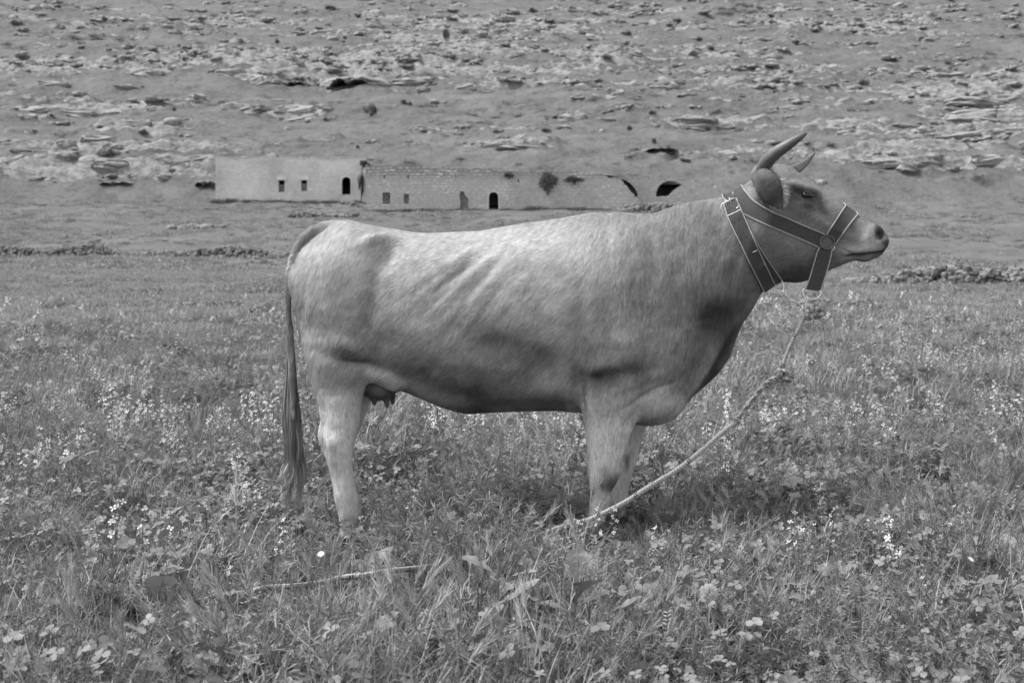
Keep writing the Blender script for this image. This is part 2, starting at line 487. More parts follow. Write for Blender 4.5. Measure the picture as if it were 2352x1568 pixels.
# collapsed vaults on the right with two black openings
Yv = 143.0
vault = empty('collapsed_vault', P(1560, 470, Yv), 'collapsed stone vault with two dark arched holes at the right end of the ruins', 'ruin')
h1 = [(1424, 411), (1431, 411.5), (1440, 416), (1449, 422), (1457, 431), (1463, 440), (1465, 447), (1464, 452), (1457, 452.5), (1452, 446), (1446, 441), (1440, 434), (1435, 430), (1431, 422)]
h2 = [(1507, 452), (1507, 444), (1510, 434), (1515, 426), (1522, 420), (1531, 416.5), (1541, 416), (1551, 417.5), (1560, 421), (1566, 425), (1558, 430), (1552, 434), (1545, 439), (1540, 446), (1535, 450), (1528, 451), (1520, 450.5)]
outl = [(1400, 476)] + [(1402, 404), (1425, 402)] + ragged((1450, 403), (1575, 414), 22, 1.2, 9) + ragged((1580, 414), (1650, 432), 12, 2.2, 19) + [(1672, 452), (1680, 476)]
panel('broken_wall', outl, [h1, h2], Yv, .9, RUBBLE_M, vault)
m = pbox(1402, 1590, 414, 478, Yv + 7.2, Yv + 7.8); bchild('back_wall', m.mesh('back_wall', False), RUBBLE_M, vault)
sod('turf_roof', 1400, 1572, 409, Yv + .3, Yv + 15, vault, 26, .38)
for q in ((1400, 1412), (1480, 1495), (1572, 1588)):
    m = pbox(q[0], q[1], 420, 478, Yv + .9, Yv + 7.2); bchild('cross_wall', m.mesh('cross_wall', False), RUBBLE_M, vault)

# ------------------------------------------------------------------ stones
def stone_geo(r, seed, sub=2, flat=.5, rough=.25, strata=False):
    """irregular angular stone as (verts, faces)"""
    n = 4 * sub
    g = np.linspace(-1, 1, n + 1); V, Fs = [], []; idx = {}
    def vid(p):
        k = tuple(np.round(p, 5))
        if k not in idx: idx[k] = len(V); V.append(p)
        return idx[k]
    for ax in range(3):
        for s in (-1, 1):
            for i in range(n):
                for j in range(n):
                    qd = []
                    for a, b in ((i, j), (i+1, j), (i+1, j+1), (i, j+1)):
                        p = [0, 0, 0]; p[ax] = s; p[(ax+1) % 3] = g[a]; p[(ax+2) % 3] = g[b]; qd.append(vid(p))
                    Fs.append(qd if s > 0 else qd[::-1])
    V = np.array(V, float)
    sph = V / np.linalg.norm(V, axis=1)[:, None]
    V = sph * .62 + V * .38
    q = fbm(V[:, 0] * 1.3 + seed * 7.1 + V[:, 2], V[:, 1] * 1.3 + V[:, 2] * 1.7 - seed, seed, 3) - .5
    V = V * (1 + rough * 2 * q)[:, None]
    if strata:
        z = V[:, 2]; st = .42; fr_ = z / st - np.floor(z / st)
        lay = _hash(np.floor(z / st).astype(int), np.full(len(z), seed), 3)
        V[:, :2] *= (.80 + .3 * lay - .12 * (np.abs(fr_ - .5) > .38))[:, None]
    V[:, 2] *= flat
    return V * r, np.array(Fs)
LIMESTONE_M = None
t = NT('weathered_limestone'); n1 = t.noise(t.coord((1, 1, 3)), 1.6, 6, .7); n2 = t.noise(t.coord(), 7, 4, .7)
ob = t.node('ShaderNodeObjectInfo')
t.color(t.math('MULTIPLY', t.math('MULTIPLY', t.ramp(n1, [(.3, .14), (.5, .21), (.7, .28)]), t.ramp(n2, [(.3, .8), (.6, 1.05)])), t.math('ADD', .8, t.math('MULTIPLY', ob.outputs['Random'], .35))))
t.rough(.95); t.bump(t.math('ADD', n1, n2), .2); LIMESTONE_M = t.m
t = NT('field_stone'); v_ = t.node('ShaderNodeTexVoronoi'); t.L(t.coord(), v_.inputs['Vector']); v_.inputs['Scale'].default_value = 3.4
bwn = t.node('ShaderNodeRGBToBW'); t.L(v_.outputs['Color'], bwn.inputs[0]); n2 = t.noise(t.coord(), 9, 4, .7)
t.color(t.math('MULTIPLY', t.ramp(bwn.outputs[0], [(.1, .04), (.9, .22)]), t.ramp(n2, [(.3, .5), (.6, 1.1)]))); t.rough(.95); FSTONE_M = t.m

def stone_wall(name, pts, height, width, size, dens, label, m=None, seed=1, top=0.5):
    """heap of stones along a line of ground points"""
    r = np.random.default_rng(seed); mb = MB(); pts = np.array(pts, float)
    proto = [stone_geo(1, s, 1, .75, .3) for s in range(8)]
    d = np.concatenate([[0], np.cumsum(np.linalg.norm(np.diff(pts[:, :2], axis=0), axis=1))]); n = int(d[-1] * dens)
    for i in range(n):
        s = r.uniform(0, d[-1]); x = np.interp(s, d, pts[:, 0]); y = np.interp(s, d, pts[:, 1]); hh = np.interp(s, d, pts[:, 2]) * height
        hh *= .35 + 1.1 * vnoise(s / 1.6, 0, seed)
        z = r.uniform(0, 1) ** .9 * hh; w = max(width * (1 - z / max(height * 1.6, .1)), .05); yy = y + r.uniform(-w, w)
        g = float(hland(x, yy)[0]) if y > 40 else 0
        sz = size * r.uniform(.55, 1.5); V, Fq = proto[r.integers(8)]; a = r.uniform(0, 6.28); ca, sa = math.cos(a), math.sin(a)
        V = V * sz * r.uniform(.7, 1.2, 3); V = np.stack([V[:, 0] * ca - V[:, 1] * sa, V[:, 0] * sa + V[:, 1] * ca, V[:, 2] + V[:, 0] * r.uniform(-.3, .3)], 1)
        mb.add(V + [x, yy, g + z - sz * .1], Fq)
    o = mb.build(name, m or FSTONE_M, smooth=False)
    return tag(o, label, 'wall') if name == 'drystone_wall' else tag(o, label, kind='stuff')
def linept(pts):
    o = []
    for px, py, hgt in pts:
        x, y, z = hit_land(px, py, 25, 146); o.append((x, y, hgt))
    return o
stone_wall('drystone_wall', [(11.0, 47, .25), (12.5, 46, .55), (14.2, 45.5, .9), (17, 44.5, 1.0), (20, 43.8, 1.15), (24, 43, 1.1), (30, 42, 1.0)], .62, .42, .09, 240, 'low tumbled drystone wall behind the muzzle of the cow at right', seed=3)
stone_wall('drystone_wall', [(-36, 92, .9), (-31, 91, .7), (-27, 91.5, .9), (-24.5, 92, .2), (-22, 90, .9), (-18, 90, 1.0), (-14, 89.5, .7)], .55, .55, .12, 95, 'broken line of field stones across the meadow at left, behind the cow tail', m=LIMESTONE_M, seed=4)
x, y, z = hit_land(465, 523, 60, 147)
stone_wall('rubble_heap', [(x - 2.6, y, .5), (x, y, .9), (x + 2, y, .4)], .35, 1.6, .2, 12, 'small scatter of pale rubble on the turf below the farmhouse', LIMESTONE_M, 5)
x, y, z = hit_land(740, 497, 60, 147)
stone_wall('rubble_heap', [(x - 3, y, .7), (x, y, 1.1), (x + 3.2, y, .5)], .45, 1.6, .15, 46, 'heap of rubble just above the rump of the cow', FSTONE_M, 6)
stone_wall('rubble_heap', [(10.5, 137.5, .6), (14, 137, 1.0), (19, 138, 1.0), (23, 139, .6)], .6, 1.8, .18, 44, 'pale fallen stones in front of the collapsed vault', LIMESTONE_M, 7)
stone_wall('rubble_heap', [(-17.5, 146.3, .3), (-15.4, 145, .8), (-14.6, 143.5, .4)], .6, .6, .13, 50, 'stones piled in the corner between farmhouse and byre', FSTONE_M, 8)
stone_wall('rubble_heap', [(16, 142.6, .6), (19, 142.4, .9), (22, 142.5, .9)], .6, .6, .16, 60, 'broken masonry along the foot of the two dark vault holes', LIMESTONE_M, 9)

# rock outcrops, one thing each
ROCKS = [(1316,270,26,12,'rounded pale boulder standing alone on the open slope above the byre'),(560,252,30,9,'flat pale outcrop between two others, left of the round bush'),(648,256,16,9,'small cracked block left of the broad pale outcrop'),
 (690,250,34,12,'broad pale outcrop of cracked blocks left of the round bush'),(745,252,14,9,'narrow split rock just left of the round bush'),(680,276,22,7,'low pale slab below the broad cracked outcrop'),(345,168,30,13,'big sloping boulder below a dark overhang on the upper left slope'),
 (120,192,30,7,'flat pale slab on the far left slope'),(290,200,30,8,'low ledge of pale rock under the sloping boulder'),(575,180,34,15,'large square-cut outcrop left of the cave'),(520,168,30,12,'rounded outcrop at the left end of the cliff band'),
 (20,326,26,8,'pale rock at the far left edge above the left ledge'),(52,343,24,9,'rounded pale boulder near the left edge of the slope'),(148,330,20,10,'squat boulder with a dark foot on the lower left slope'),(145,355,26,8,'flat rock just below the squat boulder'),
 (225,320,34,8,'long low ledge on the lower left slope'),(310,284,30,9,'pale slab sloping to the left above the farmhouse'),(460,362,30,9,'bright pale slab beside the left corner of the farmhouse roof'),(250,378,34,12,'broad pale block at the foot of the left slope'),
 (1068,200,20,8,'small pale rock to the right of the cave'),(1192,337,44,7,'long bright slab above the right half of the byre'),(1130,334,24,5,'thin pale slab above the byre wall'),(1600,277,40,6,'thin straight ledge behind the horns, upper one'),(1650,286,36,9,'thick grey ledge right above the horn tip'),
 (1600,292,26,6,'low pale slab below the two ledges near the horns'),(1960,305,34,9,'rounded pale ledge right of the near horn tip'),(2085,288,28,7,'small bright slab on the right slope'),(2125,301,22,5,'thin slab under the small bright slab at right'),
 (2250,232,60,13,'long bright outcrop near the right edge'),(2320,225,26,12,'pale boulder cut by the right edge of the picture'),(2240,262,52,15,'broad layered outcrop at right, largest of its band'),(2200,313,56,10,'dark-footed ledge low on the right slope'),(2310,305,34,10,'pale ledge at the right edge below the layered outcrop'),
 (2020,372,40,9,'pale slab on the low right slope behind the forehead'),(2120,376,34,8,'second pale slab on the low right slope'),(2270,372,40,10,'low rounded outcrop at the right edge above the muzzle'),(1400,275,16,5,'small stone beside the lone boulder'),(900,245,12,5,'small stone right of the round bush'),
 (180,262,40,9,'vertical-faced ledge at left, middle of the long row'),(60,250,34,8,'vertical-faced ledge at the left edge of the long row'),(270,256,34,9,'blocky ledge right of the middle of the long row'),(360,250,26,8,'last block at the right end of the long row'),
 (950,185,40,10,'pale rock face right of the larger cave'),(2180,170,40,9,'pale rock at the upper edge of the right outcrops'),(1095,60,24,6,'pale rock high on the slope near the tall shrub'),(540,36,20,6,'pale stone high on the left slope'),(740,72,34,5,'thin pale slab high on the slope left of centre')]
prot = []
for s in range(7):
    V_, F_ = stone_geo(1, 20 + s, 4, .62, .30); V_ = V_ + .10 * (fbm(V_[:, 0] * 3 + s, V_[:, 2] * 7 + V_[:, 1] * 3, s, 3) - .5)[:, None] * V_; prot.append(mesh_from('rock_outcrop', V_, F_, False)); prot[-1].materials.append(LIMESTONE_M)
rr = np.random.default_rng(2)
for i, (px, py, hw, hh, lab) in enumerate(ROCKS):
    x, y, z = hit_land(px, py + hh * .6, 140, 600); k_ = y / F
    o = bpy.data.objects.new('rock_outcrop', prot[i % 7]); COL.objects.link(o)
    o.location = (x, y + hw * k_ * .55, z - hh * k_ * .1); o.scale = (hw * k_ * 1.25, hw * k_ * .8, hh * k_ * 2.4); o.rotation_euler = (0, rr.uniform(-.06, .06), rr.uniform(-.35, .35) + (math.pi if i % 2 else 0))
    tag(o, lab, 'rock', 'limestone outcrops on the slope')

# caves: overhanging slab over a deep hollow
def cave(px0, px1, py0, py1, label, dep=7):
    xc, yy, z = hit_land((px0 + px1) / 2, py1 + 1, 140, 600); k_ = yy / F
    a, b = P(px0, py1, yy), P(px1, py0, yy); w = b.x - a.x; h = b.z - a.z
    n = 26; V = []; Fs = []
    # front face with an opening cut back into the hill
    nx, nz = 60, 16
    xs = np.linspace(-.22, 1.22, nx); zs = np.linspace(-.5, 1.9, nz)
    Xg, Zg = np.meshgrid(xs, zs, indexing='ij')
    top = np.clip(1 - (np.abs(Xg - .45) / .52) ** 2.4, -1, 1) * (.30 + 1.1 * fbm(Xg * 5, 0 * Xg, 5, 3))
    inside = (Zg > -.05) & (Zg < top)
    dpt = inside * dep
    lip = np.exp(-((Zg - 1.25) / .45) ** 2) * -.45
    Yg = yy + .5 + dpt + 5 * np.maximum(((Xg - .5) / .62) ** 2 + np.maximum((Zg - .6) / 1.1, 0) ** 2 - .45, 0) + lip * (1 - inside) + 1.5 * (fbm(Xg * 7, Zg * 4, 9, 4) - .5) + np.maximum(Zg - 1.2, 0) * h * 2.5
    V = np.stack([a.x + Xg * w, Yg, a.z + Zg * h], -1).reshape(-1, 3); i = np.arange(nx * nz).reshape(nx, nz)
    q = np.stack([i[:-1, :-1], i[1:, :-1], i[1:, 1:], i[:-1, 1:]], -1).reshape(-1, 4)
    me = mesh_from('cave', V, q, False); return tag(link('cave', me, LIMESTONE_M), label, 'cave')
cave(750, 866, 182, 203, 'wide low cave mouth, black under a pale overhanging ledge high on the slope')
cave(655, 702, 189, 197, 'smaller slot-like cave left of the wide cave mouth')
cave(215, 310, 420, 431, 'thin dark overhang under the rocks at the foot of the left slope', 3)
cave(440, 500, 420, 436, 'low dark hollow in the rock against the left corner of the farmhouse', 5)
cave(1482, 1560, 341, 348, 'narrow dark crack under a ledge behind the near horn', 2.5)
# ------------------------------------------------------------------ shrubs
def leafm(name, c, tr=.35, amp=.35, rough=.55):
    t = NT(name); ob = t.node('ShaderNodeObjectInfo'); ns = t.noise(t.coord(), 5, 2)
    k_ = t.math('MULTIPLY', t.math('ADD', 1 - amp, t.math('MULTIPLY', ob.outputs['Random'], 2 * amp)), t.ramp(ns, [(.3, .85), (.7, 1.15)]))
    if rough < .5:                                          # crinkled broad leaves
        n4 = t.noise(t.coord(), 55, 4, .6, .4); k_ = t.math('MULTIPLY', k_, t.ramp(n4, [(.3, .72), (.7, 1.22)])); t.bump(n4, .004)
    cc = t.math('MULTIPLY', k_, c); t.color(cc); t.rough(rough); t.p.inputs['Specular IOR Level'].default_value = .3
    if tr:
        tb = t.node('ShaderNodeBsdfTranslucent'); t.L(cc, tb.inputs[0]); mx = t.node('ShaderNodeMixShader'); mx.inputs[0].default_value = tr
        out = [n for n in t.n if n.type == 'OUTPUT_MATERIAL'][0]
        t.L(t.p.outputs[0], mx.inputs[1]); t.L(tb.outputs[0], mx.inputs[2]); t.L(mx.outputs[0], out.inputs[0])
    return t.m
SHRUB_M = leafm('dark_shrub_leaf', .055, .2)
BARK_M = simple('shrub_twig', .07, .9)
def shrub_mesh(seed, n=900, w=1.0, h=1.0, leaf=.09, lean=0):
    r = np.random.default_rng(seed); V, Fs = [], []
    cl = [(r.uniform(-.6, .6) * w, r.uniform(-.5, .5) * w, r.uniform(.25, .95) * h, r.uniform(.25, .5)) for _ in range(9)]
    for i in range(n):
        c_ = cl[r.integers(len(cl))]; d = r.normal(0, 1, 3); d /= np.linalg.norm(d); rad = c_[3] * r.uniform(.3, 1.05) ** .6
        p = np.array(c_[:3]) + d * rad * [w, w, h * .8]; p[2] = abs(p[2])
        a = r.normal(0, 1, 3); b = r.normal(0, 1, 3); a /= np.linalg.norm(a); b -= a * (a @ b); b /= np.linalg.norm(b); s = leaf * r.uniform(.6, 1.4)
        k = len(V); V += [p - a * s, p + b * s * .5, p + a * s, p - b * s * .5]; Fs.append([k, k+1, k+2, k+3])
    m1 = mesh_from('crown', np.array(V), np.array(Fs), False); m1.materials.append(SHRUB_M)
    mb = MB()
    for i in range(6):
        c_ = cl[i]; mb.tube([(0, 0, -.2), (c_[0] * .3, c_[1] * .3, c_[2] * .4), (c_[0] * .9, c_[1] * .9, c_[2])], [.05, .035, .012], 5)
    m2 = mb.mesh('stem'); m2.materials.append(BARK_M)
    return m1, m2
SH = [shrub_mesh(s) for s in range(5)]
SHRUBS = [(852,258,19,20,'round dark bush on a bare stem, the largest shrub on the open slope'),(240,46,9,10,'small dark upright bush high on the left slope'),(637,97,7,8,'tiny dark bush on the slope above the caves'),(1025,84,11,20,'tall thin shrub high on the middle slope'),
 (925,236,10,8,'scraggy shrub right of the round bush'),(940,240,9,6,'low bush beside the scraggy shrub'),(400,252,7,8,'dark bush at the right end of the long rock ledge'),(192,324,9,10,'dark bush growing between rocks on the lower left slope'),(822,338,5,7,'stub of a dead bush above the farmhouse roof'),
 (1631,113,11,6,'dark low bush on the upper middle slope'),(1828,100,12,8,'grey bush on the upper right slope'),(1606,92,12,8,'bush just above the dark low one on the upper slope'),(2178,147,10,6,'small dark bush on the upper right slope'),(1986,192,15,11,'dark spreading bush among the right outcrops'),
 (2091,225,13,6,'flat dark bush under the spreading one'),(2226,220,13,8,'bush wedged between the pale right outcrops'),(1498,260,13,7,'low bush on the slope left of the horns'),(1446,296,8,10,'upright bush on the slope behind the neck'),(1256,300,14,7,'low dark bush above the byre'),(1501,326,8,9,'small bush over the dark crack'),
 (1556,50,14,8,'bush near the top of the slope'),(1258,412,28,34,'large dense bush growing on the top of the byre wall'),(1318,410,30,12,'dark ivy sprawling over the byre wall right of the bush'),(1170,400,14,10,'grey weeds hanging on the byre wall left of the bush'),(833,372,14,12,'dark weeds in the corner of the farmhouse roof'),
 (830,412,9,40,'dark creeper in the corner where the farmhouse meets the byre'),(452,68,7,5,'tiny bush on the high left slope'),(1225,26,16,9,'bush at the top of the middle slope'),(760,20,16,8,'grey scrub at the top of the left slope'),(1870,64,16,9,'grey bush near the top right of the slope'),(1440,78,14,8,'grey scrub clump on the upper slope'),(2120,92,16,9,'scrub clump high at the right')]
for i, (px, py, hw, hh, lab) in enumerate(SHRUBS):
    if 'wall' in lab and 'above' not in lab: x, y, z = *P(px, py + hh * .5, 140.2)[:2], P(px, py + hh * .8, 140.2).z; y = 139.55
    elif 'corner' in lab: q = P(px, py + hh, 147.6); x, y, z = q
    else: x, y, z = hit_land(px, py + hh * .5, 150, 600)
    k_ = y / F; e = empty('shrub', (x, y, z - .1), lab, 'shrub', 'shrubs scattered over the slope and ruins')
    for nm, me in zip(('crown', 'stem'), SH[i % 5]):
        o = bpy.data.objects.new(nm, me); COL.objects.link(o); o.parent = e
    e.scale = (hw * k_ * .95, hw * k_ * .6 if 'wall' not in lab else .6, hh * k_ * 1.25); e.rotation_euler = (0, 0, rr.uniform(-.5, .5) if 'wall' not in lab else 0)
# ------------------------------------------------------------------ the cow
YC = 5.60                                  # middle plane of the trunk
def X_(px, y=YC): return P(px, 600, y).x   # x barely depends on the row
def PX(px, py, y=YC):
    p = P(px, py, y); return p.x, p.z

# outline of trunk, neck and head as seen from the side: (px, top py, bottom py)
TOPL = [(669,640),(670,622),(672.5,606),(677,592),(683,577),(699,560),(720,547),(741,534),(757,521),(772,509),(798,504.5),(838,515),(870,521),(904,526),(950,534),(986,536),(1046,533),
        (1102,531),(1168,519),(1206,512),(1245,508),(1290,501),(1353,489),(1412,486.5),(1445,489),(1478,492),(1504,490),(1537,477),(1570,466),(1610,460),(1640,456),
        (1663,450),(1690,437),(1712,424),(1730,409),(1745,395),(1762,384),(1785,376),(1803,380),(1819,389),(1835,397),(1852,407),(1869,420),(1889,438),(1914,455),
        (1942,474),(1969,493),(1990,504),(2008,510),(2022,515),(2033,522),(2040,531),(2043,543),(2044,556)]
BOTL = [(669,641),(671,670),(674,700),(678,730),(686,780),(702,820),(720,850),(746,868),(800,880),(850,880),(880,886),(905,893),(930,899),(960,911),(990,924),(1020,936),(1060,947),
        (1080,950),(1100,947),(1200,943),(1280,942),(1338,948),(1400,955),(1440,968),(1460,974),(1485,978),(1512,976),(1544,964),(1564,941),(1587,914),(1620,885),
        (1653,855),(1676,819),(1692,772),(1709,736),(1729,706),(1745,678),(1760,662),(1780,649),(1800,648),(1830,650),(1850,646),(1875,636),(1900,623),(1928,611),
        (1950,602),(1967,598),(1981,602),(1997,600),(2010,596),(2022,592),(2034,587),(2040,580),(2043,570),(2044,557)]
def ycp(px): return YC - .095 * float(sstep(1690, 2060, px)) ** 1.2 - .065 * float(sstep(1985, 2035, px)) - .07 * float(sstep(740, 668, px))
def curve(pts):
    w = np.array([PX(a, b, ycp(a)) for a, b in pts]); return w[:, 0], w[:, 1]
tx, tz = curve(TOPL); bx_, bz = curve(BOTL)
# half width (metres) at heights u = -1 .. 1 of the slice, as a factor of the ellipse there
US = np.array([-1, -.75, -.5, -.2, .1, .4, .7, .88, 1.0])
SLICE = [  # px, then widths at US
 (666, [.05,.07,.09,.11,.12,.12,.11,.09,.07]),
 (690, [.08,.10,.14,.17,.18,.18,.17,.15,.12]),
 (740, [.10,.13,.18,.21,.225,.225,.22,.20,.17]),
 (800, [.11,.16,.21,.24,.25,.25,.26,.27,.22]),
 (862, [.15,.20,.25,.27,.27,.265,.265,.275,.21]),
 (920, [.20,.25,.29,.30,.285,.265,.245,.235,.19]),
 (1000,[.24,.28,.31,.33,.32,.29,.24,.20,.16]),
 (1120,[.26,.29,.325,.34,.33,.30,.25,.20,.15]),
 (1250,[.24,.28,.31,.32,.31,.28,.22,.17,.12]),
 (1360,[.18,.24,.28,.29,.28,.25,.19,.14,.09]),
 (1440,[.15,.20,.255,.27,.26,.23,.18,.13,.09]),
 (1500,[.13,.17,.23,.25,.24,.20,.16,.125,.10]),
 (1560,[.09,.13,.19,.225,.205,.17,.14,.12,.10]),
 (1610,[.06,.085,.15,.19,.175,.15,.13,.115,.10]),
 (1660,[.055,.07,.12,.155,.155,.14,.125,.11,.10]),
 (1705,[.07,.08,.11,.135,.14,.13,.12,.11,.11]),
 (1745,[.07,.075,.10,.12,.13,.13,.125,.115,.11]),
 (1785,[.05,.065,.095,.115,.125,.125,.12,.115,.11]),
 (1830,[.045,.06,.085,.105,.115,.118,.118,.11,.10]),
 (1870,[.045,.055,.075,.090,.100,.106,.108,.105,.09]),
 (1910,[.045,.055,.065,.072,.080,.085,.085,.08,.07]),
 (1950,[.045,.055,.062,.068,.070,.070,.068,.065,.06]),
 (1990,[.05,.06,.068,.074,.078,.077,.072,.065,.06]),
 (2020,[.05,.06,.068,.075,.080,.08,.076,.07,.06]),
 (2040,[.045,.05,.055,.06,.065,.066,.06,.055,.05])]
sx = np.array([X_(s[0], ycp(s[0])) for s in SLICE]); sw = np.array([s[1] for s in SLICE])
HEADX0, HEADX1 = X_(1690), X_(2040)
def yc(x):                                  # the head turns a little towards the camera
    return YC - .095 * sstep(HEADX0, HEADX1 + .05, x) ** 1.2

x0, x1 = X_(635), X_(2050)
hx = X_(1680)
gx = np.concatenate([np.arange(x0, hx, .0095), np.arange(hx, x1 + .03, .0055)])
gz = np.concatenate([np.arange(-.03, .62, .010), np.arange(.62, 1.72, .0072)])
gy = np.arange(YC - .43, YC + .40, .0085)
GX, GY, GZ = [a.astype(np.float32) for a in np.meshgrid(gx, gy, gz, indexing='ij')]
YCG = yc(gx)[:, None, None]

def interp_smooth(x, xp, fp, win=.035):
    return sum(w * np.interp(x + d * win, xp, fp) for d, w in ((-1, .22), (-.5, .18), (0, .2), (.5, .18), (1, .22)))
def norm_field(f, cut=.12):
    gxx = np.gradient(f, gx, axis=0); gyy = np.gradient(f, gy, axis=1); gzz = np.gradient(f, gz, axis=2)
    g = np.sqrt(gxx**2 + gyy**2 + gzz**2)
    return np.clip(f / np.maximum(g, .9), -cut, cut).astype(np.float32)

T = np.interp(gx, tx, tz); B = np.interp(gx, bx_, bz)
ks = np.array([1, 2, 3, 2, 1.]) / 9
def sm(a):
    b = np.convolve(np.pad(a, 2, 'edge'), ks, 'valid'); return b
T, B = sm(T), sm(B)
out = (gx < tx[0]) | (gx > tx[-1])
a_ = np.maximum((T - B) / 2, .004); c_ = (T + B) / 2
U = (GZ - c_[:, None, None]) / a_[:, None, None]
Wk = np.stack([interp_smooth(gx, sx, sw[:, k], .05) for k in range(len(US))], 1)     # (nx, k)
Uc = np.clip(U[:, 0, :], -1, 1)
Wx = np.zeros_like(Uc)
uf = np.linspace(-1.4, 1.4, 281); kk_ = np.exp(-.5 * (np.arange(-24, 25) * .01 / .085) ** 2); kk_ /= kk_.sum()
for i in range(len(gx)):
    Wx[i] = np.interp(Uc[i], uf, np.convolve(np.pad(np.interp(uf, US, Wk[i]), 24, 'edge'), kk_, 'valid'))
Wx = np.maximum(Wx, .02)
V = (GY - YCG) / Wx[:, None, :]
f = np.abs(U) ** 2.4 + np.abs(V) ** 2.3 - 1
endpen = np.where(gx < tx[0], (tx[0] - gx) * 500, np.where(gx > tx[-1], (gx - tx[-1]) * 500, 0))
f = f + endpen[:, None, None]
# convert to something near metres
scale = np.minimum(a_[:, None, None], Wx[:, None, :]) * .5
D = np.clip(f * scale, -.15, .15).astype(np.float32)
D = norm_field(D)

def smin(a, b, k):
    h = np.clip(.5 + .5 * (b - a) / k, 0, 1)
    return b * (1 - h) + a * h - k * h * (1 - h)
def smax(a, b, k): return -smin(-a, -b, k)

def sub(lo, hi):
    """index window of the grid around a box"""
    s = []
    for g, a, b in ((gx, lo[0], hi[0]), (gy, lo[1], hi[1]), (gz, lo[2], hi[2])):
        i0 = max(int(np.searchsorted(g, a)) - 1, 0); i1 = min(int(np.searchsorted(g, b)) + 1, len(g))
        s.append(slice(i0, max(i1, i0 + 1)))
    return tuple(s)

def cone(p, q, ra, rb, k=.03, sy=1.0, carve=False):
    """rounded cone from p to q joined smoothly (sy squeezes it across the body)"""
    global D
    p = np.array(p, float); q = np.array(q, float); r = max(ra, rb) + .12
    w = sub(np.minimum(p, q) - r, np.maximum(p, q) + r)
    x, y, z = GX[w], GY[w], GZ[w]
    d = q - p; L2 = (d * d).sum() + 1e-9
    t_ = np.clip(((x - p[0]) * d[0] + (y - p[1]) * d[1] + (z - p[2]) * d[2]) / L2, 0, 1)
    dist = np.sqrt((x - p[0] - t_ * d[0])**2 + ((y - p[1] - t_ * d[1]) / sy)**2 + (z - p[2] - t_ * d[2])**2)
    g = (dist - (ra + (rb - ra) * t_)) * min(sy, 1)
    D[w] = smax(D[w], -g, k) if carve else smin(D[w], g, k)

def ell(c, rad, rot=None, k=.03, carve=False):
    global D
    c = np.array(c, float); r = max(rad) + .1
    w = sub(c - r, c + r)
    v = np.stack([GX[w] - c[0], GY[w] - c[1], GZ[w] - c[2]], -1)
    if rot is not None: v = v @ np.array(rot)           # columns are the local axes
    q = v / np.array(rad)
    n = np.sqrt((q**2).sum(-1)); m = np.sqrt(((q / np.array(rad))**2).sum(-1)) + 1e-9
    g = n * (n - 1) / m
    D[w] = smax(D[w], -g, k) if carve else smin(D[w], g, k)

def leg(rows, k=.05):
    """rows: (py, px rear, px front, half thickness, y centre)"""
    global D
    ym = np.mean([r[4] for r in rows])
    zz, xa, xb, hy, yy = [], [], [], [], []
    for py, a, b, h, y in rows:
        pa, pb = P(a, py, y), P(b, py, y)
        zz.append(pa.z); xa.append(pa.x); xb.append(pb.x); hy.append(h); yy.append(y)
    o = np.argsort(zz); zz, xa, xb, hy, yy = [np.array(v)[o] for v in (zz, xa, xb, hy, yy)]
    w = sub((min(xa) - .12, min(yy) - .25, zz[0] - .05), (max(xb) + .12, max(yy) + .25, zz[-1] + .06))
    z1 = gz[w[2]]
    def it(v): return sum(q * np.interp(z1 + d, zz, v) for d, q in ((-.016, .25), (0, .5), (.016, .25)))
    A, Bx, H, Yc = it(xa), it(xb), it(hy), it(yy)
    cx = (A + Bx) / 2; hx_ = (Bx - A) / 2
    r = np.sqrt(((GX[w] - cx) / hx_)**2 + ((GY[w] - Yc) / H)**2)
    g = (r - 1) * np.minimum(hx_, H)
    capz = np.maximum(np.maximum(GZ[w] - zz[-1], zz[0] - GZ[w]), -1)
    g = smax(g, capz.astype(np.float32), .02)
    g = np.clip(g, -.12, .15)
    D[w] = smin(D[w], g, k)

NF, FF = 5.43, 5.76           # depth of near and far legs
foreleg_near = [(1262,1338,1376,.030,NF-.03),(1240,1341,1374,.030,NF-.03),(1222,1346,1371,.026,NF-.03),(1206,1347,1377,.030,NF-.03),(1190,1350,1391,.032,NF-.03),(1176,1352,1394,.029,NF-.03),
        (1150,1356,1397,.028,NF-.03),(1132,1357,1401,.031,NF-.03),(1118,1355,1410,.038,NF-.03),(1098,1353,1420,.045,NF-.03),(1075,1351,1425,.045,NF-.03),(1053,1350,1428,.042,NF-.03),(1020,1347,1441,.050,NF-.02),
        (994,1344,1450,.058,NF-.01),(960,1340,1461,.070,NF),(930,1336,1473,.080,NF),(895,1338,1482,.085,NF+.02),(850,1350,1470,.085,NF+.05),(800,1370,1460,.08,NF+.08)]
leg(foreleg_near)
foreleg_far = [(1236,1384,1424,.030,FF+.03),(1216,1388,1422,.030,FF+.03),(1200,1392,1420,.027,FF+.03),(1186,1392,1436,.031,FF+.03),(1168,1396,1442,.030,FF+.03),(1140,1399,1443,.029,FF+.03),
        (1120,1402,1444,.032,FF+.03),(1097,1402,1450,.042,FF+.03),(1067,1398,1459,.045,FF+.03),(1020,1392,1471,.050,FF+.02),(980,1385,1486,.060,FF),(940,1380,1492,.07,FF),(890,1380,1490,.08,FF-.04),(840,1390,1470,.08,FF-.08)]
leg(foreleg_far)
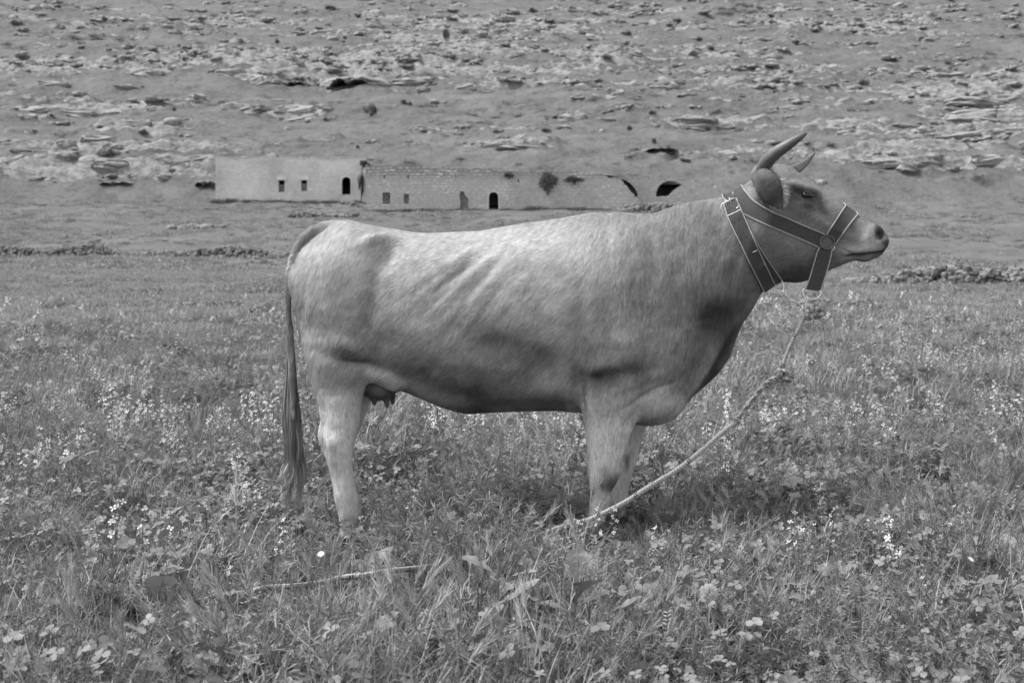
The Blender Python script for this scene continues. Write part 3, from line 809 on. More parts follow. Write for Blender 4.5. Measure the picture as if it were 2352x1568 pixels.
hindleg_near = [(1260,772,830,.031,NF-.02),(1246,774,826,.031,NF-.02),(1226,778,824,.031,NF-.02),(1210,782,820,.027,NF-.02),(1194,780,828,.032,NF-.02),(1176,778,832,.034,NF-.02),(1150,770,826,.031,NF-.02),(1126,766,819,.030,NF-.02),(1097,761,813,.031,NF-.02),
        (1067,754,809,.034,NF-.02),(1038,750,810,.040,NF-.02),(1010,744,815,.044,NF-.02),(986,740,822,.044,NF-.01),(950,734,829,.052,NF),(921,731,832,.062,NF+.01),(890,723,838,.085,NF+.04),
        (860,716,850,.11,NF+.05),(820,706,870,.13,NF+.06),(780,704,862,.12,NF+.08),(720,715,840,.075,NF+.11)]
leg(hindleg_near, .06)
hindleg_far = [(1222,774,818,.031,FF),(1202,777,816,.031,FF),(1186,777,812,.028,FF),(1160,771,816,.033,FF),(1140,768,814,.031,FF),(1100,761,808,.030,FF),(1060,751,804,.034,FF),
        (1030,741,806,.040,FF),(1005,729,818,.044,FF),(985,731,827,.044,FF),(960,738,838,.05,FF),(921,742,853,.062,FF-.01),(890,742,858,.085,FF-.03),(850,735,862,.11,FF-.05),(800,725,860,.13,FF-.06)]
leg(hindleg_far, .05)
# stifle fold, thigh and shoulder masses
for s, yy in ((-1, YC - .12), (1, YC + .12)):
    a = PX(862, 850, yy); b = PX(905, 880, yy)
    cone((a[0], yy, a[1]), (b[0], yy, b[1]), .035, .03, .05)
    a = PX(1430, 835); ell((a[0], YC + s * .18, a[1]), (.12, .075, .15), k=.08)      # upper arm
    a = PX(1395, 880); ell((a[0], YC + s * .19, a[1]), (.08, .055, .07), k=.05)      # elbow
    a = PX(1478, 895); ell((a[0], YC + s * .10, a[1]), (.10, .075, .10), k=.07)      # breast
# udder and teats
ux, uz = PX(872, 893); ell((ux, YC - .02, uz), (.068, .11, .042), k=.02)
for px, py0, py1, yy in ((858,900,932,5.52),(869.5,900,923,5.68),(887,898,937,5.53),(901,894,929,5.66)):
    a = P(px, py0, yy); b = P(px + (2 if px < 890 else 0), py1 - 4, yy)
    cone(a, b, .0135, .0095, .012)
# tail: root on the rump, then hanging past the buttock
tail_px = [(772,515,11),(745,522,13),(720,532,13.5),(700,547,12.5),(685,566,10.5),(674,592,8.5),(665.5,622,7),(661.5,655,6.2),(661,690,6.5),(663,725,7),(666,765,7.5),(669,810,8),(671,860,8),(673,910,7),(674,960,5)]
tp = []
for i, (px, py, r) in enumerate(tail_px):
    yy = YC - .02 - .08 * sstep(2, 7, i)
    tp.append((P(px, py, yy), r / F * yy))
for (a, ra), (b, rb) in zip(tp[:-1], tp[1:]):
    cone(a, b, ra, rb, .003 if a[2] < 1.18 else .010)

# near and far ear
def frame(n, u):
    n = np.array(n, float); n /= np.linalg.norm(n); u = np.array(u, float); u -= n * np.dot(u, n); u /= np.linalg.norm(u)
    return np.stack([u, n, np.cross(u, n)], 1)
EARS = {}
def ear(c, n, u, L, Wd):
    rot = frame(n, u)
    ell(np.array(c) - rot[:, 1] * .008, (L, .034, Wd), rot, .022)
    cone(np.array(c) + rot[:, 0] * L * .4, np.array(c) + rot[:, 0] * L * 1.12, .024, .010, .02)
    cc = np.array(c) + rot[:, 1] * .030 + rot[:, 0] * .006
    ell(cc, (L * .86, .042, Wd * .80), rot, .006, carve=True)
e1 = P(1769, 429, 5.425)
EN, EU = (.80, .55, .12), (.26, -.42, -.84)
ear(e1, EN, EU, .078, .054)
EARC = (np.array(e1), frame(EN, EU))
e2 = P(1796, 430, 5.70)
ear(e2, (.9, .3, .1), (-.1, .8, -.6), .085, .05)
# poll swelling under the horns, brow, cheek
a = P(1752, 402, 5.50); ell(a, (.045, .05, .045), k=.03)
a = P(1800, 402, 5.64); ell(a, (.05, .06, .035), k=.03)
a = P(1846, 432, 5.492); ell(a, (.055, .022, .022), frame((0, 1, .3), (1, 0, -.45)), .02)
# eye socket
EYE = np.array(P(1853, 449, 5.478))
ell(EYE + [0, -.022, -.001], (.028, .022, .016), frame((0, 1, 0), (1, 0, -.32)), .010, carve=True)
# nostrils and mouth
NOS = np.array(P(2023, 539, 5.44))
ell(NOS + [.001, -.010, .0], (.020, .055, .028), frame((0, 1, 0), (.62, 0, -.78)), .010, carve=True)
ell(NOS + [.004, .145, .0], (.014, .036, .020), frame((0, 1, 0), (.6, 0, -.8)), .010, carve=True)

# surface nets on the rectilinear grid
def nets(D):
    S = D < 0
    c = np.stack([S[:-1,:-1,:-1], S[1:,:-1,:-1], S[:-1,1:,:-1], S[1:,1:,:-1], S[:-1,:-1,1:], S[1:,:-1,1:], S[:-1,1:,1:], S[1:,1:,1:]])
    n = c.sum(0); act = (n > 0) & (n < 8)
    idx = -np.ones(act.shape, np.int64); ii = np.argwhere(act); idx[act] = np.arange(len(ii))
    acc = np.zeros((len(ii), 3)); cnt = np.zeros(len(ii))
    offs = [(0,0,0),(1,0,0),(0,1,0),(1,1,0),(0,0,1),(1,0,1),(0,1,1),(1,1,1)]
    edges = [(0,1),(2,3),(4,5),(6,7),(0,2),(1,3),(4,6),(5,7),(0,4),(1,5),(2,6),(3,7)]
    for a, b in edges:
        oa, ob = np.array(offs[a]), np.array(offs[b])
        ia, ib = ii + oa, ii + ob
        da = D[ia[:,0], ia[:,1], ia[:,2]].astype(float); db = D[ib[:,0], ib[:,1], ib[:,2]].astype(float)
        cr = (da < 0) != (db < 0)
        t_ = np.where(cr, da / np.where(cr, da - db, 1), 0)[:, None]
        pa = np.stack([gx[ia[:,0]], gy[ia[:,1]], gz[ia[:,2]]], 1); pb = np.stack([gx[ib[:,0]], gy[ib[:,1]], gz[ib[:,2]]], 1)
        acc += np.where(cr[:, None], pa + (pb - pa) * t_, 0); cnt += cr
    V = acc / cnt[:, None]
    quads = []
    for ax in range(3):
        s0 = [slice(None)] * 3; s1 = [slice(None)] * 3; s0[ax] = slice(0, -1); s1[ax] = slice(1, None)
        a, b = S[tuple(s0)], S[tuple(s1)]
        ch = np.argwhere(a != b); inside = a[tuple(ch.T)]
        u, v = [k for k in range(3) if k != ax]
        ok = (ch[:, u] > 0) & (ch[:, v] > 0) & (ch[:, u] < D.shape[u] - 1) & (ch[:, v] < D.shape[v] - 1)
        ch, inside = ch[ok], inside[ok]
        def at(du, dv):
            q = ch.copy(); q[:, u] += du; q[:, v] += dv; return idx[q[:,0], q[:,1], q[:,2]]
        q = np.stack([at(-1,-1), at(0,-1), at(0,0), at(-1,0)], 1)
        flip = inside if ax != 1 else ~inside
        q[~flip] = q[~flip][:, ::-1]
        quads.append(q)
    return V, np.concatenate(quads)
CV, CQ = nets(D)
del GX, GY, GZ, V, U, f

def keep_main(V, Q):
    """drops stray crumbs"""
    lab = np.arange(len(V))
    for _ in range(400):
        m = lab[Q].min(1); new = lab.copy()
        for k in range(4): np.minimum.at(new, Q[:, k], m)
        new = new[new]
        if (new == lab).all(): break
        lab = new
    big = np.bincount(lab).argmax(); kv = lab == big
    mp = np.cumsum(kv) - 1
    return V[kv], mp[Q[kv[Q[:, 0]]]]
CV, CQ = keep_main(CV, CQ)

def smooth_mesh(V, Q, it, lam=.5):
    e = np.concatenate([Q[:, [0,1]], Q[:, [1,2]], Q[:, [2,3]], Q[:, [3,0]]])
    e = np.concatenate([e, e[:, ::-1]])
    cnt = np.bincount(e[:, 0], minlength=len(V))[:, None]
    for i in range(it):
        for l in (lam, -lam * 1.04):
            s = np.stack([np.bincount(e[:, 0], V[e[:, 1], k], minlength=len(V)) for k in range(3)], 1)
            V = V + l * (s / cnt - V)
    return V
CV = smooth_mesh(CV, CQ, 5)
def vnormals(V, Q):
    n = np.cross(V[Q[:, 2]] - V[Q[:, 0]], V[Q[:, 3]] - V[Q[:, 1]])
    N = np.stack([sum(np.bincount(Q[:, k], n[:, j], minlength=len(V)) for k in range(4)) for j in range(3)], 1)
    return N / (np.linalg.norm(N, axis=1)[:, None] + 1e-12)
CN = vnormals(CV, CQ)

# relief of bones, muscles and ribs, in metres along the surface normal: (px, py, length, breadth, angle, height)
RELIEF = [
 (866,553,44,13,-14,.026),(845,566,26,20,-40,.012),(800,545,50,16,-8,.006),(886,590,22,30,8,-.022),(868,640,16,44,4,-.008),(905,570,40,20,10,-.010),(760,610,60,45,0,.010),
 (1010,560,120,20,4,.004),(960,690,90,90,0,.012),
 (1042,604,75,11,-32,.0125),(1084,632,85,11,-42,.0115),(1008,650,60,10,-42,.007),(1126,650,85,12,-50,.0085),(1165,640,90,12,-56,.006),(1062,624,75,9,-36,-.010),(1104,650,75,9,-46,-.008),(1020,680,60,9,-44,-.006),(1145,672,80,10,-54,-.006),(985,625,60,12,-38,.005),(1055,700,50,9,-50,.006),(1095,715,60,10,-55,.005),
 (1160,700,50,10,-60,.004),(1200,660,60,10,-68,.003),
 (1175,790,110,22,10,-.006),(1120,840,140,28,8,.004),(950,800,50,60,40,-.006),
 (800,795,60,32,18,.022),(818,836,60,15,16,-.030),(870,800,20,50,30,-.008),(770,720,60,70,20,.010),(850,720,18,90,6,-.010),(700,690,10,80,4,-.006),
 (1335,760,14,110,2,-.010),(1290,840,60,50,20,.010),(1345,830,14,55,3,-.016),(1240,890,90,22,4,.012),(1240,925,120,12,3,-.006),
 (1395,868,50,20,-10,-.030),(1400,838,60,24,-6,.012),(1440,795,60,50,20,.016),(1480,870,60,14,-20,.008),(1360,640,60,90,0,.008),(1455,600,50,120,-12,.012),(1400,560,12,90,-4,-.004),(1500,560,10,80,-8,-.004),
 (1350,912,10,50,-4,.008),(1335,905,8,50,-2,-.014),(1490,905,60,8,-30,-.012),(1470,935,26,10,-60,-.010),
 (1640,735,40,44,-30,-.034),(1612,846,100,11,-58,.030),(1680,755,60,9,-48,.014),(1590,800,30,60,10,.010),(1540,840,30,60,12,.012),
 (1560,700,22,110,-10,-.006),(1600,620,60,70,0,.008),(1690,620,16,80,15,-.012),
 (1520,940,40,20,0,.008),(1385,1090,22,16,-30,-.004),(1392,1105,18,16,0,.006),
 (1850,430,38,9,18,.008),(1862,470,34,8,14,.004),(1880,500,60,26,24,.006),(1905,520,60,8,26,.006),(1860,520,50,26,20,-.006),(1830,560,60,34,12,.008),(1840,620,50,20,4,-.006),
 (1810,490,20,50,0,-.006),(1985,555,34,18,18,.006),(2012,520,14,8,30,.005),(2003,552,8,16,10,-.003),
 (1990,583,48,2.6,-7,-.010),(1950,578,20,2.4,22,-.006),(1975,573,36,7,-2,.006),(1990,595,24,5,-4,.005),
 (760,1015,18,18,0,.006),(788,980,30,30,0,.004),(745,965,6,45,-4,-.006),(800,1035,18,10,0,.004)]
rp = np.stack(proj(CV[:, 0], CV[:, 1], CV[:, 2]), 1)
# the far side gets the same relief, mirrored through the middle plane
ycv = yc(CV[:, 0])
mir = CV.copy(); farside = CV[:, 1] > ycv
mir[farside, 1] = 2 * ycv[farside] - CV[farside, 1]
rpm = np.stack(proj(mir[:, 0], mir[:, 1], mir[:, 2]), 1)
lat = np.clip((np.abs(CN[:, 1]) - .15) / .35, 0, 1)
REL = np.zeros(len(CV))
for px, py, L, Wd, an, h in RELIEF:
    ca, sa = math.cos(R(an)), math.sin(R(an))
    dx, dy = rpm[:, 0] - px, rpm[:, 1] - py
    u = (dx * ca + dy * sa) / L; v = (-dx * sa + dy * ca) / Wd
    REL += h * np.exp(-(u * u + v * v))
isear = (np.abs((CV - EARC[0]) @ EARC[1]) < [.11, .035, .085]).all(1)
REL[isear] = 0
und = (fbm(rpm[:, 0] / 60, rpm[:, 1] / 60, 71, 3) - .5) * .012
# neck and shoulder skin folds, running nearly upright
fold = np.exp(-((rpm[:, 0] - 1500) / 110)**2 - ((rpm[:, 1] - 650) / 130)**2) + .7 * np.exp(-((rpm[:, 0] - 1610) / 60)**2 - ((rpm[:, 1] - 560) / 110)**2)
wr = fbm((rpm[:, 0] + .10 * (rpm[:, 1] - 600)) / 6, rpm[:, 1] / 90, 77, 2)
und = und + fold * (wr - .5) * .003
CV = CV + CN * ((REL + und) * lat)[:, None]
CN = vnormals(CV, CQ)

# coat colour per vertex: markings, plus painted body shade and back highlight
px_, py_ = rpm[:, 0], rpm[:, 1]
pw_ = px_ + 34 * (fbm(px_ / 42, py_ / 42, 301, 3) - .5); qw_ = py_ + 34 * (fbm(px_ / 42, py_ / 42, 302, 3) - .5)
def g2(px, py, L, Wd, an=0, p=1.0):
    ca, sa = math.cos(R(an)), math.sin(R(an)); dx, dy = (pw_ - px, qw_ - py) if p > 1 else (px_ - px, py_ - py)
    return np.exp(-(((dx * ca + dy * sa) / L)**2 + ((-dx * sa + dy * ca) / Wd)**2)**p)
c = np.full(len(CV), .225)
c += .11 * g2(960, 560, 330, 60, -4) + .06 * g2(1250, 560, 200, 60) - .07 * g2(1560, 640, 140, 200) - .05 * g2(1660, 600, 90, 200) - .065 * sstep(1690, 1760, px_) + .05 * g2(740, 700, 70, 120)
c += (fbm(px_ / 70, py_ / 55, 91, 4) - .5) * .10
# pale areas first
c += .20 * sstep(860, 1000, py_) * ((px_ < 870) | (px_ > 1300)) * (py_ > 860)
c += .13 * g2(1275, 880, 62, 34, -6, 1.4) + .15 * g2(1515, 910, 44, 46, 10, 1.3) + .08 * g2(1350, 925, 16, 40, 0) + .16 * g2(1975, 570, 44, 13, -4) + .12 * g2(1992, 545, 14, 26) + .12 * g2(858, 852, 44, 16, 16, 1.3) + .08 * g2(930, 878, 60, 10, 22) + .04 * g2(1880, 440, 40, 12, 32) + .05 * g2(1700, 450, 30, 14, -20) + .05 * g2(1610, 850, 90, 12, -58)
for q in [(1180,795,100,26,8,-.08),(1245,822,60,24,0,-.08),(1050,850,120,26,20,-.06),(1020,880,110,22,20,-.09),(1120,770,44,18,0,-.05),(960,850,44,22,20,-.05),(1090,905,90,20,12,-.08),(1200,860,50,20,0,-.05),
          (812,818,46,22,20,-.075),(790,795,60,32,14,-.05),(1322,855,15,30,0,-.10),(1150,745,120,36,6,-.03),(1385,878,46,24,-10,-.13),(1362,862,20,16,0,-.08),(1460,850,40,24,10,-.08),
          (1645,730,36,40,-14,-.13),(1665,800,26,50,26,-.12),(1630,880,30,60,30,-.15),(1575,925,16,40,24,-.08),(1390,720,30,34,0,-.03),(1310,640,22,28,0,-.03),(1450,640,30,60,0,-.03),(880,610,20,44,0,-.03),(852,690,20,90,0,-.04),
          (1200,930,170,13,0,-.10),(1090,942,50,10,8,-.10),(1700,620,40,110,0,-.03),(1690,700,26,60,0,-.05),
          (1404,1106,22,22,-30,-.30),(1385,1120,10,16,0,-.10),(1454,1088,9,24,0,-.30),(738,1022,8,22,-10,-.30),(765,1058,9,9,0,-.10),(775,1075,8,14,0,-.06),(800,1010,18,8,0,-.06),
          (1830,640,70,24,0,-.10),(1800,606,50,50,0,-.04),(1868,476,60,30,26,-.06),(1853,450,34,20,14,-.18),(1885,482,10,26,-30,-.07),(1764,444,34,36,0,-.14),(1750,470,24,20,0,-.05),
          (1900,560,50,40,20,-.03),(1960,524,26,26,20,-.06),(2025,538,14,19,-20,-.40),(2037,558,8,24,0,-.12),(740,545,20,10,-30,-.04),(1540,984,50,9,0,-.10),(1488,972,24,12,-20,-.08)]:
    c += q[5] * g2(*q[:5], 1.35)  # dark markings, and painted shade of chest, belly, hollows and creases
c = np.maximum(c, .05)
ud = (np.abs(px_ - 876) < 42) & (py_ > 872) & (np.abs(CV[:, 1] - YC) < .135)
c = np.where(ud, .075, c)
mouth = np.exp(-((py_ - (588 - (px_ - 1965) * .16 - 5 * g2(1950, 580, 14, 40))) / 3.0)**2) * sstep(1938, 1955, px_) * (px_ > 1900)
c -= .22 * mouth
td = np.full(len(CV), 9.)
for (a, ra), (b, rb) in zip(tp[:-1], tp[1:]):
    a_0, d_0 = np.array(a), np.array(b) - np.array(a); t_ = np.clip(((CV - a_0) @ d_0) / (d_0 @ d_0), 0, 1)
    td = np.minimum(td, np.linalg.norm(CV - a_0 - t_[:, None] * d_0, axis=1) / (ra + (rb - ra) * t_))
tailm = sstep(1.25, 1.08, td) * sstep(760, 700, px_)
c = c + (.13 - c) * tailm * .9
hoof = CV[:, 2] < .055
c = np.where(hoof, .06, c)
c = np.clip(c, .045, .7)

t = NT('short_grey_coat')
co = t.coord()
base = t.attr('coat')
nh = t.noise(t.coord((60, 60, 14)), 2.2, 4, .7)
nd = t.noise(co, 26, 4, .6)
t.color(t.math('MULTIPLY', base, t.math('MULTIPLY', t.ramp(nh, [(.3, .82), (.7, 1.15)]), t.ramp(nd, [(.3, .93), (.7, 1.06)]))))
t.rough(.72); t.p.inputs['Specular IOR Level'].default_value = .12
fo = t.ramp(t.noise(t.coord((1, .3, .085)), 95, 3, .6, .3), [(.34, 0), (.46, 1)])
t.bump(t.math('ADD', nh, t.math('MULTIPLY', fo, t.math('MULTIPLY', t.attr('fold'), 3.0))), .0014, .8)
COAT_M = t.m
me = mesh_from('body', CV, CQ)
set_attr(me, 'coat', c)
set_attr(me, 'fold', fold)
cow = empty('cow', (X_(1200), YC, 0), 'pale grey horned cow standing side on in the flowering meadow, head raised to the right', 'cow')
def child(name, me, m, parent=None):
    o = link(name, me, m); o.parent = parent or cow
    o.matrix_parent_inverse = Matrix.Translation(-Vector((parent or cow).location)) if (parent or cow) is cow else Matrix()
    return o
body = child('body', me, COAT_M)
BVH = BVHTree.FromPolygons([tuple(v) for v in CV.tolist()], CQ.tolist())

# hair coat: short tapering hairs lying on the skin
def hair_mesh(name, pos, nrm, dirn, length, width, col, lift=.18, segs=2, nrm_shade=True):
    n = len(pos)
    side = np.cross(dirn, nrm); side /= np.linalg.norm(side, axis=1)[:, None] + 1e-9
    V = []
    L = length[:, None]; W_ = width[:, None]
    for k in range(segs + 1):
        s = k / segs
        p = pos + dirn * L * s + nrm * (L * (lift * s - .10 * s * s) + .0004)
        if k < segs: V += [p - side * W_ * (1 - s * .6) / 2, p + side * W_ * (1 - s * .6) / 2]
        else: V.append(p)
    V = np.stack(V, 1); m = V.shape[1]
    base = (np.arange(n) * m)[:, None]
    Fs = []
    if segs > 1: Fs.append(np.concatenate([base + np.array([[2*k, 2*k+1, 2*k+3, 2*k+2]]) for k in range(segs - 1)]))
    Fs.append(base + np.array([[2*segs-2, 2*segs-1, 2*segs]]))
    me = mesh_from(name, V.reshape(-1, 3), Fs)
    set_attr(me, 'coat', np.repeat(col, m))
    if nrm_shade:
        me.normals_split_custom_set_from_vertices(np.repeat(nrm, m, axis=0).tolist())
    return me
def flow(p, N, px, py):
    """direction the hair lies, in world space"""
    d = np.zeros((len(px), 3))
    an = np.full(len(px), 225.0)                           # picture angle: 180 = towards the tail, 270 = down
    an = an + 28 * sstep(1250, 1450, px) - 6 * sstep(1660, 1720, px)
    an = an + 30 * sstep(860, 700, px)
    an = an + (270 - an) * sstep(880, 960, py) * ((px < 860) | (px > 1330))
    an = np.where(px > 1720, 180 + 24 + 0 * px, an)
    an = an + (fbm(px / 45, py / 45, 5, 3) - .5) * 70 + rng.normal(0, 9, len(px))
    d[:, 0] = np.cos(an * math.pi / 180); d[:, 2] = np.sin(an * math.pi / 180)
    d[:, 1] = 0
    d = d - N * (d * N).sum(1)[:, None]
    return d / (np.linalg.norm(d, axis=1)[:, None] + 1e-9)
fc = CV[CQ].mean(1)
fa = np.linalg.norm(np.cross(CV[CQ[:, 2]] - CV[CQ[:, 0]], CV[CQ[:, 3]] - CV[CQ[:, 1]]), axis=1)
fN = CN[CQ].mean(1); fN /= np.linalg.norm(fN, axis=1)[:, None]
wgt = fa * np.where(fN[:, 1] < .25, 1.0, .25) * (fc[:, 2] > .06)
fpx, fpy = proj(fc[:, 0], fc[:, 1], fc[:, 2])
wgt = wgt * np.where((np.abs(fpx - 2025) < 20) & (np.abs(fpy - 545) < 30), .15, 1) * np.where((np.abs(fpx - 876) < 40) & (fpy > 884), .0, 1)
wgt = wgt * np.where(np.hypot(fpx - 1853, (fpy - 449) * 1.5) < 16, .1, 1)
NH = 230000
pick = rng.choice(len(fc), NH, p=wgt / wgt.sum())
bw = rng.dirichlet((1, 1, 1, 1), NH)
hp = (CV[CQ[pick]] * bw[:, :, None]).sum(1); hn = (CN[CQ[pick]] * bw[:, :, None]).sum(1); hn /= np.linalg.norm(hn, axis=1)[:, None]
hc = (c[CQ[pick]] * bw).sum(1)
qx, qy = proj(hp[:, 0], hp[:, 1], hp[:, 2])
hd = flow(hp, hn, qx, qy)
near_ear = (np.abs((hp - EARC[0]) @ EARC[1]) < [.10, .045, .07]).all(1)
ln = rng.uniform(.012, .024, NH) * np.where(qx > 1720, np.where(near_ear, 1.15, .55), 1) * np.where((qy > 900), .7, 1)
ab = (225 + 28 * sstep(1250, 1450, qx) + 30 * sstep(860, 700, qx)) * math.pi / 180
ab = np.where(qx > 1720, 3.55, ab); ab = ab + (4.71 - ab) * sstep(880, 960, qy) * ((qx < 860) | (qx > 1330))
ab = np.round(ab / .12) * .12
uu = qx * np.cos(ab) - qy * np.sin(ab); vv = qx * np.sin(ab) + qy * np.cos(ab)
clump = sstep(.22, .78, vnoise(uu / 13, vv / 2.5, 3) * .6 + vnoise(uu / 8, vv / 1.7, 4) * .4)
clump = clump * .8 + .4 * sstep(.3, .7, fbm(uu / 30, vv / 8, 8, 2)) * .5
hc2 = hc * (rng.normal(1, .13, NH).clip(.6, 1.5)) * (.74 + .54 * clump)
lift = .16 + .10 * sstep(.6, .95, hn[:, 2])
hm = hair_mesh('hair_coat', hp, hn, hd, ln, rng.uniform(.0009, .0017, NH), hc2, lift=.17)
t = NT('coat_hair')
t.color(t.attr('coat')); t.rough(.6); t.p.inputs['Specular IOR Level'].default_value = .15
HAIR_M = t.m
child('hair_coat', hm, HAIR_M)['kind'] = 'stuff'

# ---- tail switch: long strands
def strands(name, guides, n, spread0, spread1, wid, col, wav=.01, seed=1, parent=None, segs=22):
    r = np.random.default_rng(seed)
    V, Fs, cc, cnt = [], [], [], 0
    gp = np.array([g[:3] for g in guides], float); gw = np.array([g[3] for g in guides])
    tt = np.linspace(0, 1, len(gp))
    NL = 13; lk = [(r.normal(0, .5), r.normal(0, .5), r.uniform(0, 6.28), r.uniform(9, 17), r.uniform(.78, 1.25), r.uniform(-.6, .6)) for _ in range(NL)]
    for i in range(n):
        lu, lv, ph, fq, lt, ls = lk[r.integers(NL)]
        t0 = r.uniform(0, .35); t1 = min(1.12, t0 + r.uniform(.45, .95)); t1 = min(1.12, t1 * lt)
        s = np.linspace(t0, max(t1, t0 + .3), segs)
        c0 = np.stack([np.interp(s, tt, gp[:, k]) for k in range(3)], 1)
        c0[:, 2] -= np.maximum(s - 1, 0) * .35
        w = np.interp(s, tt, gw)
        iu, iv = r.normal(0, .13), r.normal(0, .16)
        grow = sstep(t0 - .02, t0 + .3, s)
        wv_ = wav * sstep(.25, .8, s)
        c0[:, 0] += w * (lu + iu + ls * s) * grow + wv_ * np.sin(fq * s + ph)
        c0[:, 1] += w * .8 * (lv + iv) * grow + wv_ * np.cos(fq * s + ph * 1.3)
        u = lu
        d = np.gradient(c0, axis=0); sd = np.cross(d, np.array([r.normal(0, .5), -1, 0])); sd /= np.linalg.norm(sd, axis=1)[:, None]
        wd = wid * r.uniform(.6, 1.4) * (1 - s ** 4 * .7) * np.minimum(1, (1 - (np.arange(segs) / (segs - 1)) ** 6) + .08)
        V.append(np.stack([c0 - sd * wd[:, None], c0 + sd * wd[:, None]], 1).reshape(-1, 3))
        q = np.arange(segs - 1)[:, None] * 2 + np.array([[0, 1, 3, 2]]) + cnt
        Fs.append(q); cnt += segs * 2
        k = col * r.normal(1, .28) * (1 + .6 * np.clip(s - .72, 0, 1) * 3) * (1 + .3 * abs(u))
        cc.append(np.repeat(np.clip(k, .03, .5), 2))
    me = mesh_from(name, np.concatenate(V), np.concatenate(Fs))
    set_attr(me, 'coat', np.concatenate(cc))
    return child(name, me, HAIR_M, parent)
TY = 5.53
gd = []
for px, py, hw in [(662,680,4),(664,730,6),(667,780,8),(671,840,11),(672,900,15),(674,950,18),(678,1000,20),(682,1040,23),(683,1075,25),(681,1105,25),(677,1150,24)]:
    q = P(px, py, TY); gd.append((q.x, TY, q.z, hw / F * TY))
strands('tail_switch', gd, 900, 0, 0, .0011, .12, seed=5, wav=.011)
# wisps at the tip
gd2 = []
for px, py, hw in [(668,1040,16),(664,1080,18),(658,1110,16),(652,1140,12)]:
    q = P(px, py, TY); gd2.append((q.x, TY, q.z, hw / F * TY))
strands('tail_wisp', gd2, 130, 0, 0, .0010, .24, seed=8, segs=14, wav=.018)

# ---- horns
def horn(name, path, seg=20):
    pts = np.array([P(a, b, d) for a, b, d, r in path]); rr = np.array([r for *_, r in path])
    tt = np.arange(len(pts)); s = np.linspace(0, len(pts) - 1, 46)
    def cr(v):
        o = []
        for q in s:
            i = int(min(q, len(v) - 1 - 1e-6)); f_ = q - i
            p0, p1, p2, p3 = v[max(i-1, 0)], v[i], v[i+1], v[min(i+2, len(v)-1)]
            o.append(.5 * (2*p1 + (p2-p0)*f_ + (2*p0-5*p1+4*p2-p3)*f_**2 + (3*p1-p0-3*p2+p3)*f_**3))
        return np.array(o)
    pp = cr(pts); rad = cr(rr[:, None])[:, 0]
    rad = rad * (1 + .035 * np.sin(np.arange(46) * 1.9) * np.clip(1 - np.arange(46) / 22, 0, 1))
    m = MB(); m.tube(pp, rad, seg)
    me = m.mesh(name)
    set_attr(me, 'along', np.concatenate([np.repeat(np.linspace(0, 1, 46), seg)]))
    return child(name, me, HORN_M)
t = NT('grey_horn')
al = t.attr('along'); ns = t.noise(t.coord((1, 1, 1)), 30, 4, .7)
t.color(t.math('MULTIPLY', t.ramp(al, [(0, .035), (.07, .045), (.12, .085), (.3, .10), (.7, .075), (1, .06)]), t.ramp(ns, [(.3, .42), (.7, .80)])))
t.rough(.5); t.p.inputs['Specular IOR Level'].default_value = .45; t.bump(ns, .0012)
HORN_M = t.m
d = 5.5
k = d / F
horn('horn', [(1751,400,5.47,17.5*k),(1756,382,5.45,16.5*k),(1768,364,5.42,15.5*k),(1788,347,5.395,13.8*k),(1810,333,5.38,11.8*k),(1832,319,5.375,8.5*k),(1845,311,5.375,5.5*k),(1852,306.8,5.376,2.6*k),(1853.5,306,5.376,1.0*k)])
horn('horn', [(1808,400,5.66,14*k),(1824,391,5.69,13*k),(1838,383,5.72,10.5*k),(1852,372,5.74,7.5*k),(1862,362,5.75,5*k),(1870,353.5,5.755,2.6*k),(1872,351.5,5.755,.9*k)])

# ---- eye
t = NT('dark_eye'); t.color(.010); t.rough(.12); t.p.inputs['Specular IOR Level'].default_value = .3
EYE_M = t.m
def uvs(c, r, nu=20, nv=12):
    v, fq = [], []
    for j in range(nv + 1):
        for i in range(nu):
            th, ph = math.pi * j / nv, 2 * math.pi * i / nu
            v.append((c[0] + r[0]*math.sin(th)*math.cos(ph), c[1] + r[1]*math.sin(th)*math.sin(ph), c[2] + r[2]*math.cos(th)))
    for j in range(nv):
        for i in range(nu):
            fq.append([j*nu+i, (j+1)*nu+i, (j+1)*nu+(i+1) % nu, j*nu+(i+1) % nu])
    return v, fq
def _sy(px, py):
    h = BVH.ray_cast(Vector((0, 0, CAM_H)), (P(px, py, 5.5) - Vector((0, 0, CAM_H))).normalized()); return h[0].y
ey = (_sy(1828, 441) + _sy(1878, 462) + _sy(1853, 470)) / 3
EYE[1] = ey + .010

q = P(1853, 449, EYE[1]); EYE = np.array(q)
m = MB(); m.add(*uvs(EYE, (.0245, .0175, .0160))); child('eye', m.mesh('eye'), EYE_M)
q = EYE.copy(); q[1] = 2 * yc(EYE[0]) - EYE[1]
m = MB(); m.add(*uvs(q, (.0245, .0175, .0160))); child('eye', m.mesh('eye'), EYE_M)
# eyelids
LID_M = simple('eyelid_skin', .055, .6)
for sgn in (0, 1):
    for up in (1, -1):
        pts = []
        for a in np.linspace(-1, 1, 15):
            ex = EYE[0] + a * .0255; ez = EYE[2] + up * .0138 * (1 - a * a) ** .7 - a * .0055 - (.0005 if up > 0 else 0)
            yy = EYE[1] - .0100 + .006 * a * a
            if sgn: yy = 2 * yc(ex) - yy
            pts.append((ex, yy, ez))
        m = MB(); m.tube(pts, [.0012 + .0024 * (1 - a * a) * (1.3 if up > 0 else .8) for a in np.linspace(-1, 1, 15)], 8)
        child('eyelid', m.mesh('eyelid'), LID_M)
